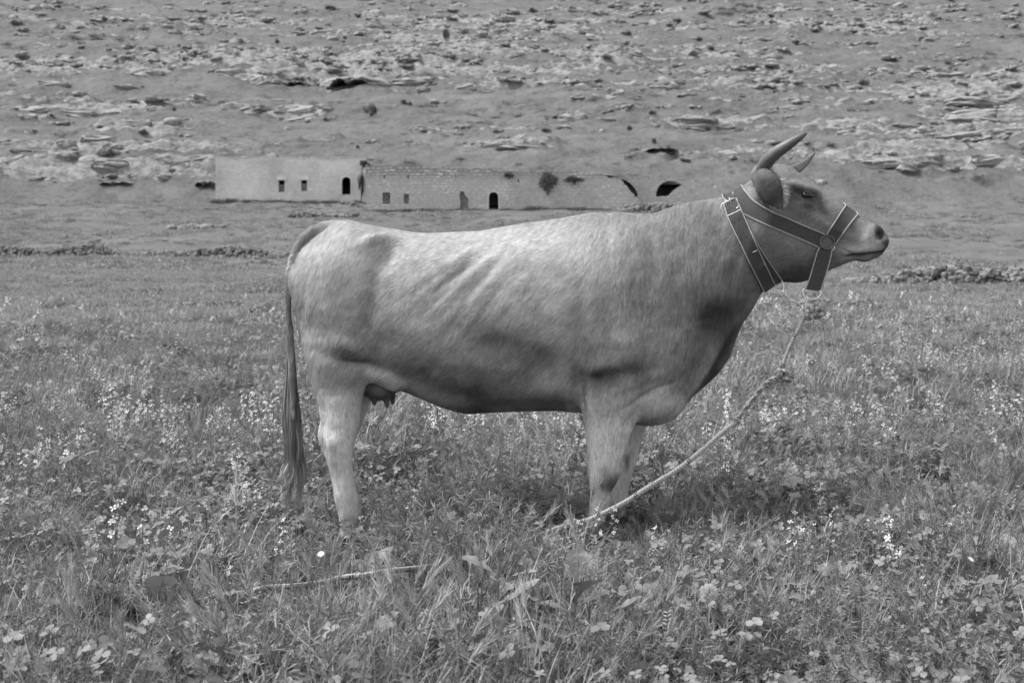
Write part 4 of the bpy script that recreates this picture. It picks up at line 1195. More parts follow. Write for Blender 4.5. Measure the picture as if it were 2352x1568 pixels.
# ear fringe and the long hair in the ear
r_ = np.random.default_rng(3)
n = 1500
c0, fr = EARC
an = r_.uniform(-1.2, 3.6, n)
rim = c0 + fr[:, 0] * (np.cos(an) * .078)[:, None] + fr[:, 2] * (np.sin(an) * .052)[:, None] + fr[:, 1] * .006
dd = fr[:, 1] * r_.uniform(.5, 1.2, n)[:, None] + fr[:, 0] * (np.cos(an) * .5 + .3)[:, None] + fr[:, 2] * (np.sin(an) * .5)[:, None] + r_.normal(0, .35, (n, 3))
dd /= np.linalg.norm(dd, axis=1)[:, None]
nn = np.cross(dd, r_.normal(0, 1, (n, 3)) + [0, -2, 0]); nn /= np.linalg.norm(nn, axis=1)[:, None]
child('ear_fringe', hair_mesh('ear_fringe', rim, nn, dd, r_.uniform(.012, .034, n), r_.uniform(.0009, .0016, n), r_.uniform(.35, .70, n), lift=.1, segs=3, nrm_shade=False), HAIR_M)
# ------------------------------------------------------------------ halter (measured in the head close-up, scale 3.594)
def H(x, y): return (1607.8 + x / 3.594, 287.1 + y / 3.594)
CAMV = Vector((0, 0, CAM_H))
def skin_y(px, py):
    q = P(px, py, 5.5)
    h = BVH.ray_cast(CAMV, (q - CAMV).normalized())
    return h[0].y if h[0] is not None and 5.2 < h[0].y < 5.75 else None

t = NT('woven_strap')
uvn = t.node('ShaderNodeUVMap', uv_map='UVMap'); sp = t.node('ShaderNodeSeparateXYZ'); t.L(uvn.outputs[0], sp.inputs[0])
wv = t.math('SINE', t.math('MULTIPLY', sp.outputs[0], 2 * math.pi / .0052))
wv = t.math('MULTIPLY', wv, .5); wv = t.math('ADD', wv, .5)
ns = t.noise(t.coord(), 220, 3)
t.color(t.math('MULTIPLY', t.ramp(wv, [(.1, .030), (.8, .048)]), t.ramp(ns, [(.3, .7), (.7, 1.3)])))
t.rough(.85); t.bump(wv, .0005)
STRAP_M = t.m
t = NT('strap_piping')
ns = t.noise(t.coord(), 260, 3)
t.color(t.ramp(ns, [(.3, .16), (.7, .30)])); t.rough(.8); PIPE_M = t.m
t = NT('polished_steel'); t.color(.5); t.rough(.28); t.p.inputs['Metallic'].default_value = .6; STEEL_M = t.m

def resample(pts, n):
    pts = np.array(pts, float); d = np.concatenate([[0], np.cumsum(np.linalg.norm(np.diff(pts, axis=0), axis=1))])
    s = np.linspace(0, d[-1], n); s2 = s
    o = np.stack([np.interp(s2, d, pts[:, k]) for k in range(2)], 1)
    k = np.array([.25, .5, .25]); oo = o.copy()
    for _ in range(3): oo[1:-1] = oo[:-2] * .25 + oo[1:-1] * .5 + oo[2:] * .25
    return oo
halter = empty('halter', P(1800, 560, 5.45), 'dark woven halter with pale piping and steel buckle on the head of the cow', 'halter')
def hchild(name, me, m, parent=None):
    o = link(name, me, m); o.parent = parent or halter
    o.matrix_parent_inverse = Matrix.Translation(-Vector(halter.location)) if (parent is None) else Matrix()
    return o
def strap(name, ea, eb, n=40, off=.006, ydef=None, wrap=None, mirror=False, th=.0035, pipe=.0026):
    """ribbon between two edge lines of the close-up, laid on the skin"""
    A = resample([H(*p) for p in ea], n); Bq = resample([H(*p) for p in eb], n)
    K = 7; G = np.zeros((n, K, 3)); Yv = np.full((n, K), np.nan)
    for i in range(n):
        for j in range(K):
            q = A[i] + (Bq[i] - A[i]) * j / (K - 1)
            y = skin_y(*q)
            if y is not None: Yv[i, j] = y
    # fill and smooth the depth
    for j in range(K):
        c_ = Yv[:, j]; ok = ~np.isnan(c_)
        if ok.sum() > 2: Yv[:, j] = np.interp(np.arange(n), np.where(ok)[0], c_[ok])
    mean = np.nanmean(Yv, axis=1) if not np.isnan(Yv).all() else np.full(n, 5.45)
    for i in range(n):
        for j in range(K):
            if np.isnan(Yv[i, j]): Yv[i, j] = mean[i]
    if ydef is not None: Yv = ydef(Yv, np.linspace(0, 1, n))
    S = Yv.copy()
    for _ in range(4):
        S[1:-1] = np.minimum(S[1:-1], S[:-2] * .25 + S[1:-1] * .5 + S[2:] * .25)
    for i in range(n):
        for j in range(K):
            q = A[i] + (Bq[i] - A[i]) * j / (K - 1)
            G[i, j] = P(q[0], q[1], S[i, j] - off)
    ext = None
    if wrap is not None:      # carry the end over the top of the neck or nose to the far side
        far = G[::-1].copy(); far[..., 1] = 2 * yc(far[..., 0]) - far[..., 1]
        c1 = G[-1] if wrap == 'end' else G[0]
        mid = []
        for a in (.30, .60, .85, 1.0, .85, .60, .30):
            pass
        base = G[-1] if wrap == 'end' else G[0]
        ycen = yc(base[:, 0]); hw = ycen - base[:, 1]
        top = []
        for th_ in np.linspace(0, math.pi, 13)[1:-1]:
            row = base.copy()
            row[:, 1] = ycen - hw * math.cos(th_)
            for j in range(K):
                h = BVH.ray_cast(Vector((row[j, 0], row[j, 1], 2.0)), Vector((0, 0, -1)))
                z = h[0].z + off if h[0] is not None else base[j, 2]
                row[j, 2] = max(z, base[j, 2])
            top.append(row)
        top = np.array(top)
        if wrap == 'end': G = np.concatenate([G, top, far])
        else: G = np.concatenate([far, top[::-1], G])
        sm_ = G.copy()
        for _ in range(1): sm_[1:-1] = .25 * G[:-2] + .5 * G[1:-1] + .25 * G[2:]
        G = sm_
    n = len(G)
    du = np.gradient(G, axis=0); dv = np.gradient(G, axis=1); N = np.cross(du, dv); N /= np.linalg.norm(N, axis=2)[..., None] + 1e-9
    if N[n // 2 if wrap is None else 3 if wrap == 'end' else n - 3, K // 2, 1] > 0: N = -N
    Vv = np.concatenate([G.reshape(-1, 3), (G - N * th).reshape(-1, 3)])
    i = np.arange(n * K).reshape(n, K); off_ = n * K
    q1 = np.stack([i[:-1, :-1], i[:-1, 1:], i[1:, 1:], i[1:, :-1]], -1).reshape(-1, 4)
    q2 = q1[:, ::-1] + off_
    ed = []
    rim = np.concatenate([i[0, :], i[1:, -1], i[-1, -2::-1], i[-2:0:-1, 0]])
    q3 = np.stack([rim, np.roll(rim, -1), np.roll(rim, -1) + off_, rim + off_], 1)
    me = mesh_from(name, Vv, np.concatenate([q1, q2, q3]), True)
    uv = me.uv_layers.new(name='UVMap')
    L = np.concatenate([[0], np.cumsum(np.linalg.norm(np.diff(G[:, K // 2], axis=0), axis=1))])
    UVv = np.zeros((2 * n * K, 2)); UVv[:, 0] = np.tile(np.repeat(L, K), 2); UVv[:, 1] = np.tile(np.tile(np.arange(K), n), 2)
    li = np.zeros(len(me.loops), dtype=np.int32); me.loops.foreach_get('vertex_index', li)
    uv.data.foreach_set('uv', UVv[li].astype(np.float32).ravel())
    o = hchild(name, me, STRAP_M)
    for k_ in (0, -1):
        m = MB(); m.tube(G[:, k_] , pipe, 6); hchild('piping', m.mesh('piping'), PIPE_M, o)
    return o, G

# cheek strap, from the crest of the neck to the ring
cheek_a = [(352,518),(385,560),(430,618),(500,665),(600,722),(700,762),(800,806),(900,850),(975,880),(1034,905)]
cheek_b = [(190,600),(240,640),(300,690),(360,735),(440,775),(560,830),(700,888),(820,938),(900,972),(978,1010)]
strap('cheek_strap', cheek_a, cheek_b, 60, .006, wrap='start')
# nose band
strap('noseband', [(1046,905),(1085,845),(1125,785),(1165,722),(1203,668)], [(1118,985),(1160,925),(1205,862),(1255,795),(1303,738)], 34, .008, wrap='end')
# second layer of the throat strap, behind
def yb(Y, s): return np.where(s[:, None] > .5, Y + 0 * Y, Y)
strap('throat_strap_underlayer', [(325,690),(420,880),(520,1060),(610,1190),(684,1292)], [(280,700),(350,880),(430,1060),(530,1220),(612,1330)], 40, .004)
# throat strap with the buckle
def yt(Y, s):
    y0 = Y.min(1)[:, None] + 0 * Y
    return np.minimum(Y, np.where(s[:, None] > .75, y0, Y))
ts, TG = strap('throat_strap', [(300,605),(340,700),(385,800),(440,930),(500,1070),(560,1195),(622,1325)], [(196,655),(232,765),(280,870),(335,980),(400,1120),(465,1250),(536,1388)], 50, .013, ydef=yt)
# punched holes and the loose keeper stitch
for hx_, hy_ in ((283,802),(322,782),(345,945),(388,925),(405,1083),(450,1062),(470,1240),(510,1218)):
    q = H(hx_, hy_); y = TG[np.argmin(np.abs(TG[:, 3, 2] - P(q[0], q[1], 5.45).z)), 3, 1] - .0045
    m = MB(); m.add(*uvs(P(q[0], q[1], y), (.0022, .0012, .0022), 8, 6)); hchild('strap_hole', m.mesh('strap_hole'), simple('eyelet', .01) if 'eyelet' not in bpy.data.materials else bpy.data.materials['eyelet'], ts)
def wire(name, pts, r, dy=-.02, closed=False, yfix=None, parent=None, m=None):
    pp = []
    for p in pts:
        q = H(*p); y = yfix if yfix is not None else (skin_y(*q) or 5.44) + dy
        pp.append(np.array(P(q[0], q[1], y)))
    if closed: pp.append(pp[0])
    pp = np.array(pp)
    if len(pp) > 3:
        tt = np.arange(len(pp)); s = np.linspace(0, len(pp) - 1, len(pp) * 5)
        o = np.stack([np.interp(s, tt, pp[:, k]) for k in range(3)], 1)
        for _ in range(3): o[1:-1] = .25 * o[:-2] + .5 * o[1:-1] + .25 * o[2:]
        pp = o
    b = MB(); b.tube(pp, r, 8); return hchild(name, b.mesh(name), m or STEEL_M, parent)
by = TG[:9, :, 1].min() - .006
bk = wire('buckle', [(176,662),(182,650),(275,604),(292,606),(322,660),(312,680),(300,688)], .0019, yfix=by)
wire('buckle_bar', [(176,662),(174,690),(190,730),(216,754),(225,752),(335,700),(342,692),(332,685)], .0021, yfix=by - .001, parent=bk)
wire('buckle_prong', [(208,622),(212,640),(225,690)], .0016, yfix=by - .004, parent=bk)
wire('buckle_prong', [(243,602),(249,622),(262,680)], .0016, yfix=by - .004, parent=bk)
wire('strap_keeper', [(268,552),(276,572),(284,600)], .0035, yfix=by + .004, m=PIPE_M)
wire('stitch', [(437,1052),(472,1036)], .0022, dy=-.022, m=PIPE_M)
# ring joining cheek strap, nose band and chin strap
rc = H(1052, 968); ry = (skin_y(*rc) or 5.45) - .012
pts = []
for a in np.linspace(0, 2 * math.pi, 33):
    q = H(1052 + 57 * math.cos(a), 968 + 57 * math.sin(a)); pts.append(P(q[0], q[1], ry))
b = MB(); b.tube(pts, .0026, 8); hchild('ring', b.mesh('ring'), simple('dull_steel_ring', .10, .4, .6))
wire('ring_glint', [(1112,1000),(1106,1022),(1094,1034)], .0014, yfix=ry - .002)
# chin strap hanging from the ring
def ych(Y, s): 
    y0 = np.full(Y.shape, ry + .008); return y0 + (0.02 * s)[:, None]
strap('chin_strap', [(985,1012),(965,1060),(948,1120),(925,1200),(900,1280),(872,1354)], [(1092,1020),(1085,1070),(1068,1140),(1045,1220),(1018,1300),(994,1376)], 40, .006, ydef=ych)
# the same strap passes under the chin and up the far cheek
strap('chin_strap', [(985,1012),(965,1060),(948,1120),(925,1200),(900,1280),(872,1340)], [(1092,1020),(1085,1070),(1068,1140),(1045,1220),(1018,1300),(994,1362)], 24, 0, ydef=lambda Y, s: 2 * 5.515 - (ry - .004) - (.075 * s)[:, None] + 0 * Y)
cy = ry + .022
wire('chin_ring', [(866,1352),(850,1362),(848,1385),(856,1415),(880,1432),(925,1438),(965,1434),(990,1412),(1000,1385),(996,1366),(985,1374)], .0032, yfix=cy)
ty = 5.43
wire('throat_ring', [(612,1356),(640,1364),(672,1372),(688,1366),(691,1340),(688,1310),(676,1288)], .0015, yfix=ty)
# chain
cp = [(690,1376),(716,1412),(742,1446),(778,1468),(822,1480),(850,1468),(862,1440),(882,1424)]
cp = resample(cp, 9)
for i in range(8):
    a, b2 = cp[i], cp[i + 1]; d = (b2 - a); L = np.linalg.norm(d); d = d / L; nrm = np.array([-d[1], d[0]]); mid = (a + b2) / 2
    ring = []
    wd = 7.5 if i % 2 == 0 else 3.2
    for s in np.linspace(0, 2 * math.pi, 17):
        cu = np.sign(math.cos(s)) * abs(math.cos(s)) ** .6; p = mid + d * cu * (L * .62) + nrm * math.sin(s) * wd
        q = H(*p); ring.append(P(q[0], q[1], ty + (cy - ty) * (i + .5) / 8 + (0 if i % 2 == 0 else .003 * math.sin(s))))
    b = MB(); b.tube(ring, .0017, 6, cap=False); hchild('chain_link', b.mesh('chain_link'), STEEL_M)
wire('snap_hook', [(884,1408),(878,1420),(890,1438),(905,1448),(914,1436),(904,1422),(890,1428),(876,1462),(868,1500),(868,1540),(880,1560),(890,1520)], .0024, yfix=cy - .006)

# ------------------------------------------------------------------ tether rope
t = NT('pale_braided_rope')
al = t.attr('s'); an = t.attr('a'); ns = t.noise(t.coord(), 140, 4, .7)
x = t.math('FRACT', t.math('ADD', t.math('MULTIPLY', al, 1 / .085), t.math('MULTIPLY', an, .5)))
fl = t.math('MULTIPLY', t.math('LESS_THAN', x, .22), t.math('GREATER_THAN', t.math('FRACT', t.math('MULTIPLY', al, 1 / .0095)), .5))
band = t.math('LESS_THAN', t.math('ABSOLUTE', t.math('SUBTRACT', t.math('FRACT', t.math('ADD', an, t.math('MULTIPLY', al, 4.0))), .5)), .22)
fleck = t.math('MULTIPLY', fl, band)
t.color(t.mix(fleck, t.ramp(ns, [(.3, .18), (.7, .34)]), .02))
t.rough(.85)
wv = t.math('SINE', t.math('ADD', t.math('MULTIPLY', al, 2 * math.pi / .012), t.math('MULTIPLY', an, 2 * math.pi * 2)))
wv2 = t.math('SINE', t.math('SUBTRACT', t.math('MULTIPLY', al, 2 * math.pi / .012), t.math('MULTIPLY', an, 2 * math.pi * 2)))
t.bump(t.math('ADD', t.math('MAXIMUM', wv, wv2), ns), .0016)
ROPE_M = t.m
t = NT('frayed_rope'); ns = t.noise(t.coord(), 90, 5, .75); t.color(t.ramp(ns, [(.34, .06), (.5, .20), (.66, .38)])); t.rough(.9); t.bump(ns, .004); FRAY_M = t.m
rope = empty('tether_rope', P(1600, 1030, 5.3), 'pale braided tether rope with knots running from the halter down into the grass', 'rope')
def rchild(name, me, m):
    o = link(name, me, m); o.parent = rope; o.matrix_parent_inverse = Matrix.Translation(-Vector(rope.location)); return o
def spl(pts, n):
    v = np.array(pts, float); s = np.linspace(0, len(v) - 1, n); o = []
    for q in s:
        i = int(min(q, len(v) - 1 - 1e-6)); f_ = q - i
        p0, p1, p2, p3 = v[max(i-1, 0)], v[i], v[i+1], v[min(i+2, len(v)-1)]
        o.append(.5 * (2*p1 + (p2-p0)*f_ + (2*p0-5*p1+4*p2-p3)*f_**2 + (3*p1-p0-3*p2+p3)*f_**3))
    return np.array(o)
def rope_piece(name, pts, rad, seg=12, m=None, n=None):
    w = np.array([list(P(a, b, d)) for a, b, d in pts]); n = n or max(12, len(pts) * 14)
    w = spl(w, n); rr = np.interp(np.linspace(0, 1, n), np.linspace(0, 1, len(np.atleast_1d(rad))), np.atleast_1d(rad))
    rr = rr * (1 + .10 * (fbm(np.arange(n) / 3., np.zeros(n), 55, 2) - .5) * 2)
    b = MB(); b.tube(w, rr, seg); me = b.mesh(name)
    L = np.concatenate([[0], np.cumsum(np.linalg.norm(np.diff(w, axis=0), axis=1))])
    set_attr(me, 's', np.repeat(L, seg)); set_attr(me, 'a', np.tile(np.arange(seg) / seg, n))
    return rchild(name, me, m or ROPE_M)
d0 = cy - .01
rope_piece('rope_length', [(1850,726,d0),(1842,740,d0),(1830,764,d0-.01),(1815,793,d0-.02),(1804,820,d0-.03),(1797,838,d0-.04),(1790,850,d0-.04)], [.0080, .0075, .0078, .0090])
rope_piece('rope_length', [(1690,969,5.36),(1661,991,5.35),(1617,1029.5,5.33),(1558.6,1076,5.29),(1500,1111.5,5.25),(1441,1149.6,5.20),(1397,1173,5.16),(1353,1193.5,5.12),(1318,1202,5.08),(1289,1211,5.03),(1262,1219,4.97),(1225,1236,5.08),(1160,1262,5.0),(1060,1290,4.82),(960,1304,4.60),(900,1310,4.42),(830,1321,4.36),(785,1325,4.37),(740,1337,4.38),(670,1345,4.24),(620,1347,4.22),(560,1360,4.16),(500,1366,4.13),(460,1380,4.20),(400,1402,4.25)], [.0098, .0098, .0095, .008, .0065], n=420)
# doubled, frayed and knotted stretch
mid = [(1786,866,5.40),(1770,874,5.40),(1755,886,5.395),(1742,900,5.39),(1728,918,5.385),(1712,938,5.38),(1698,955,5.37),(1684,975,5.36)]
for k_ in range(3):
    rope_piece('rope_strand', [(a + 4.2 * math.sin(i * 1.9 + k_ * 2.1), b + 3 * math.cos(i * 1.9 + k_ * 2.1), d + .006 * math.cos(i * 1.9 + k_ * 2.1)) for i, (a, b, d) in enumerate(mid)], .0058, 8, FRAY_M)
def knot(cx, cy_, dep, sx_, sy_, r, turns, seed, rad=None):
    rr = np.random.default_rng(seed); n = 90; s = np.linspace(0, 2 * math.pi, n)
    p, q = turns
    x = (np.cos(p * s) * (1 + .45 * np.cos(q * s))); z = (np.sin(p * s) * (1 + .45 * np.cos(q * s))); y = .5 * np.sin(q * s)
    c_ = np.array(P(cx, cy_, dep)); k_ = dep / F
    pts = np.stack([c_[0] + x * sx_ * k_ * .62, c_[1] + y * (sx_ + sy_) / 2 * k_ * .8, c_[2] + z * sy_ * k_ * .62], 1)
    pts += rr.normal(0, .0012, pts.shape)
    b = MB(); b.tube(pts, r, 9, cap=False); rchild('knot', b.mesh('knot'), FRAY_M)
knot(1880, 713, d0, 13, 17, .0105, (2, 3), 1)
knot(1860, 717, d0 - .008, 11, 17, .0095, (2, 3), 4)
knot(1799, 862, 5.41, 19, 14, .0095, (2, 3), 2)
knot(1812, 868, 5.405, 8, 8, .0080, (2, 3), 5)
knot(1797, 838, 5.42, 6, 7, .0055, (2, 3), 6)
knot(1758, 883, 5.395, 6, 6, .0055, (2, 3), 7)
knot(1722, 926, 5.385, 5, 6, .005, (2, 3), 8)
knot(1690, 966, 5.36, 7, 6, .0055, (2, 3), 9)
knot(1318, 1201, 5.08, 13, 8, .0085, (2, 3), 10)
# loose threads
fr_ = MB(); r3 = np.random.default_rng(12)
for cx, cy_, dd_, n_ in ((1797,850,5.40,22),(1740,903,5.39,26),(1700,955,5.37,30),(1692,985,5.36,10),(1870,730,d0,8),(1318,1196,5.08,14)):
    for i in range(n_):
        p0 = np.array(P(cx + r3.normal(0, 9), cy_ + r3.normal(0, 8), dd_ - .008)); v = np.array([r3.normal(0, .5), r3.normal(0, .3), r3.normal(-.2, .6)])
        L = r3.uniform(.01, .032); s = np.linspace(0, 1, 5)[:, None]
        fr_.tube(p0 + v * L * s + np.array([[r3.normal(0, .008), 0, -.012]]) * s * s, [.0009, .0009, .0008, .0006, .0003], 4, cap=False)
for s_ in (0, 1):
    a = P(1692 + 2 * s_, 985, 5.355); 
    fr_.tube(np.array([a, P(1694, 1000 + 6 * s_, 5.35), P(1690 - 3 * s_, 1020, 5.345), P(1684 + 2 * s_, 1040, 5.34), P(1674, 1062 + 6 * s_, 5.33)]), [.002, .0016, .0014, .0014, .0022], 5)
rchild('loose_threads', fr_.mesh('loose_threads'), FRAY_M)['kind'] = 'stuff'
# ------------------------------------------------------------------ meadow plants
GRASS_M = leafm('grass_blade', .18, .20, .45)
LEAF_M = leafm('broad_leaf', .15, .18, .35, .5)
CLOVER_M = leafm('clover_leaf', .128, .18, .28, .5)
FEATH_M = leafm('feathery_leaf', .18, .2, .4)
SCRUB_M = leafm('grey_scrub', .07, .2, .4)
FAR_M = leafm('sunlit_grass', .18, .35, .25)
DARKL_M = leafm('dark_weed_leaf', .085, .2, .4)
STRAW_M = leafm('dry_stalk', .28, .2, .3)
STEM_M = leafm('plant_stem', .15, .1, .3)
PETAL_M = leafm('white_petal', .58, .35, .15, .6)
YPETAL_M = leafm('dandelion_petal', .42, .25, .15, .6)
FLUFF_M = leafm('seed_fluff', .55, .5, .1)
MIDRIB_M = leafm('leaf_with_midrib', .155, .18, .30, .45)

class PB:
    """plant mesh with several materials"""
    def __init__(s, seed): s.v, s.f, s.m, s.mats, s.r = [], [], [], [], np.random.default_rng(seed)
    def mi(s, m):
        if m not in s.mats: s.mats.append(m)
        return s.mats.index(m)
    def add(s, V, Fs, m):
        k = len(s.v); s.v.extend([tuple(v) for v in V]); i = s.mi(m)
        for f in Fs: s.f.append([a + k for a in f]); s.m.append(i)
    def ribbon(s, P_, W_, m, side=None):
        P_ = np.array(P_, float); n = len(P_); d = np.gradient(P_, axis=0)
        sd = np.cross(d, side if side is not None else [s.r.normal(), s.r.normal(), .2]); sd /= np.linalg.norm(sd, axis=1)[:, None] + 1e-9
        W_ = np.broadcast_to(W_, (n,))
        V = np.stack([P_ - sd * W_[:, None] / 2, P_ + sd * W_[:, None] / 2], 1).reshape(-1, 3)
        s.add(V, [[2*i, 2*i+1, 2*i+3, 2*i+2] for i in range(n - 1)], m)
    def arc(s, p, az, lean, L, droop, n=5):
        """curved stem: starts upright-ish, bends over"""
        o = [np.array(p, float)]; a = lean
        for i in range(n):
            st = L / n; d = np.array([math.cos(az) * math.sin(a), math.sin(az) * math.sin(a), math.cos(a)])
            o.append(o[-1] + d * st); a += droop / n
        return np.array(o)
    def blade(s, p, L, w, m, lean=None, droop=None, n=4):
        r = s.r; az = r.uniform(0, 6.28)
        A = s.arc(p, az, r.uniform(.05, .45) if lean is None else lean, L, r.uniform(.2, 1.5) if droop is None else droop, n)
        ww = w * np.array([.7, 1, .9, .6, .08] if n == 4 else np.linspace(1, .1, n + 1))
        s.ribbon(A, ww, m, [math.cos(az), math.sin(az), .3 * r.normal()])
        return A
    def leaflet(s, p, d, nrm, L, w, m, fold=.15):
        d = d / (np.linalg.norm(d) + 1e-9); sd = np.cross(d, nrm); sd /= np.linalg.norm(sd) + 1e-9; u = np.cross(sd, d)
        V = [p, p + d*L*.35 - sd*w*.45 + u*w*fold, p + d*L*.8 - sd*w*.42 + u*w*fold, p + d*L*.94, p + d*L*.8 + sd*w*.42 + u*w*fold, p + d*L*.35 + sd*w*.45 + u*w*fold]
        s.add(V, [[0, 3, 2, 1], [0, 5, 4, 3]], m)
    def bigleaf(s, A, w, lobes, m, cup=.25, nn=22, az=0):
        """lobed leaf along the arc A"""
        A = np.array(A); t_ = np.linspace(0, 1, len(A)); tt = np.linspace(0, 1, nn)
        c_ = np.stack([np.interp(tt, t_, A[:, k]) for k in range(3)], 1); d = np.gradient(c_, axis=0); d /= np.linalg.norm(d, axis=1)[:, None]
        sd = np.cross(d, [0, 0, 1]) + np.array([math.sin(az), -math.cos(az), 0]) * .001; sd /= np.linalg.norm(sd, axis=1)[:, None]; up = np.cross(sd, d)
        env = np.sin(np.clip(tt * 1.02, 0, 1) ** 1.4 * math.pi) ** .7 * (.35 + .85 * tt)
        ph = s.r.uniform(0, 1)
        lob = 1 - lobes * (.5 + .5 * np.cos((tt * 3.6 + ph) * 2 * math.pi)) * (1 - sstep(.62, .78, tt)) - .07 * np.cos(tt * 60)
        W_ = w * env * lob + .002
        cols = []
        for q in (-1, -.55, 0, .55, 1):
            cols.append(c_ + sd * (W_ * q)[:, None] + up * (W_ * (abs(q) ** 1.3 * cup + .06 * np.sin(tt * 17 + q * 3)))[:, None] * (1 if q else 0))
        V = np.stack(cols, 1).reshape(-1, 3); Fs = []
        for i in range(nn - 1):
            for j in range(4): Fs.append([i*5+j, i*5+j+1, (i+1)*5+j+1, (i+1)*5+j])
        s.add(V, Fs, m)
        s.ribbon(c_ + up * .0012, np.linspace(.004, .001, nn), STEM_M, np.array([0, 0, 1.]))
    def stem(s, A, w, m): 
        s.ribbon(A, w, m, [0, 1, 0]); s.ribbon(A, w, m, [1, 0, 0])
    def flower4(s, p, up, R_, m=None):
        up = up / np.linalg.norm(up); a = np.cross(up, [.3, 1, .1]); a /= np.linalg.norm(a); b = np.cross(up, a); o = s.r.uniform(0, 1.5)
        for k in range(4):
            an = o + k * math.pi / 2 + s.r.normal(0, .1); d = a * math.cos(an) + b * math.sin(an); sd = -a * math.sin(an) + b * math.cos(an); tl = s.r.uniform(-.1, .35)
            V = [p + d*R_*.08, p + d*R_*.55 - sd*R_*.28 + up*R_*tl*.5, p + d*R_*.95 - sd*R_*.26 + up*R_*tl, p + d*R_ + up*R_*tl*1.0, p + d*R_*.95 + sd*R_*.26 + up*R_*tl, p + d*R_*.55 + sd*R_*.28 + up*R_*tl*.5]
            s.add(V, [[0, 1, 2, 3], [0, 3, 4, 5]], m or PETAL_M)
    def mesh(s, name):
        me = mesh_from(name, np.array(s.v), s.f, True)
        for m in s.mats: me.materials.append(m)
        me.polygons.foreach_set('material_index', np.array(s.m, dtype=np.int32)); return me

def grass(seed, n=34, r0=.07, L=(.10, .26), w=(.0022, .0052), heads=0, m=None):
    b = PB(seed); r = b.r
    for i in range(n):
        rr_, a = r0 * math.sqrt(r.random()), r.uniform(0, 6.28)
        b.blade((rr_ * math.cos(a), rr_ * math.sin(a), -.01), r.uniform(*L), r.uniform(*w), m or (GRASS_M if r.random() > .06 else STRAW_M))
    for i in range(heads):
        a = r.uniform(0, 6.28); A = b.arc((r0 * .5 * math.cos(a), r0 * .5 * math.sin(a), 0), a, r.uniform(0, .3), r.uniform(.18, .30), r.uniform(.2, .8), 5)
        b.stem(A, .0018, STEM_M); d = A[-1] - A[-2]; d /= np.linalg.norm(d)
        for k in range(46):
            t_ = r.uniform(0, .055); v = r.normal(0, 1, 3); v -= d * (v @ d); v /= np.linalg.norm(v); p = A[-1] + d * t_
            q = p + d * r.uniform(.02, .045) + v * r.uniform(.006, .016)
            b.ribbon([p, (p + q) / 2 + v * .001, q], [.0018, .0011, .0003], STRAW_M if r.random() < .5 else FEATH_M)
    return b.mesh('grass')
def clover(seed, n=26, r0=.10, H_=(.05, .15), s_=(.011, .019), m=None):
    b = PB(seed); r = b.r
    for i in range(n):
        rr_, a = r0 * math.sqrt(r.random()), r.uniform(0, 6.28); A = b.arc((rr_ * math.cos(a), rr_ * math.sin(a), 0), r.uniform(0, 6.28), r.uniform(.05, .5), r.uniform(*H_), r.uniform(0, .6), 3)
        b.ribbon(A, .0016, STEM_M); nrm = np.array([r.normal(0, .45), r.normal(0, .45) - .2, 1]); nrm /= np.linalg.norm(nrm)
        x = np.cross(nrm, [0, 1, .1]); x /= np.linalg.norm(x); y = np.cross(nrm, x); L = r.uniform(*s_); o = r.uniform(0, 2)
        for k in range(3):
            an = o + k * 2.094; b.leaflet(A[-1], x * math.cos(an) + y * math.sin(an) + nrm * r.uniform(-.2, .2), nrm, L, L * .95, m or CLOVER_M, r.uniform(-.1, .25))
    return b.mesh('clover')
def pinnate(seed, n=9, L=(.10, .19), m=None, lf=.012, H_=.1):
    b = PB(seed); r = b.r
    for i in range(n):
        A = b.arc((r.normal(0, .03), r.normal(0, .03), 0), r.uniform(0, 6.28), r.uniform(.2, .9), r.uniform(*L), r.uniform(.3, 1.2), 8)
        b.ribbon(A, .0014, STEM_M); 
        tt = np.linspace(.3, 1, 12)
        for t_ in tt:
            k = t_ * 8; j = min(int(k), 7); p = A[j] + (A[j + 1] - A[j]) * (k - j); d = A[j + 1] - A[j]; d /= np.linalg.norm(d); sd = np.cross(d, [0, 0, 1.]); sd /= np.linalg.norm(sd) + 1e-9
            for s in (-1, 1): b.leaflet(p, d * .45 + sd * s + np.array([0, 0, r.normal(0, .2)]), np.cross(sd, d), lf * r.uniform(.8, 1.2), lf * .38, m or LEAF_M)
    return b.mesh('vetch')
def feathery(seed, n=7, m=None, H_=(.10, .24)):
    b = PB(seed); r = b.r
    for i in range(n):
        A = b.arc((r.normal(0, .035), r.normal(0, .035), 0), r.uniform(0, 6.28), r.uniform(.05, .5), r.uniform(*H_), r.uniform(0, .7), 6); b.ribbon(A, .0018, STEM_M)
        for k in range(46):
            t_ = r.uniform(.25, 1) * 6; j = min(int(t_), 5); p = A[j] + (A[j + 1] - A[j]) * (t_ - j); v = r.normal(0, 1, 3) + [0, 0, .5]; v /= np.linalg.norm(v)
            q = p + v * r.uniform(.008, .026); q2 = q + (v + r.normal(0, .7, 3)) * .006; b.ribbon([p, q, q2], [.0009, .0022, .0005], m or FEATH_M)
    return b.mesh('feathery_weed')
def broad(seed, n=6, L=(.08, .17), w=(.022, .042), lobes=.45, m=None, lean=(.3, 1.1), droop=(.3, 1.2)):
    b = PB(seed); r = b.r; a0 = r.uniform(0, 6.28)
    for i in range(n):
        az = a0 + i * 2.4 + r.normal(0, .3); A = b.arc((0, 0, 0), az, r.uniform(*lean), r.uniform(*L), r.uniform(*droop), 7)
        st = 2; b.ribbon(A[:st + 1], .003, STEM_M); b.bigleaf(A[st - 1:], r.uniform(*w), lobes * r.uniform(.5, 1.2), m or MIDRIB_M, r.uniform(.1, .4), az=az)
    return b.mesh('broad_leaf_weed')
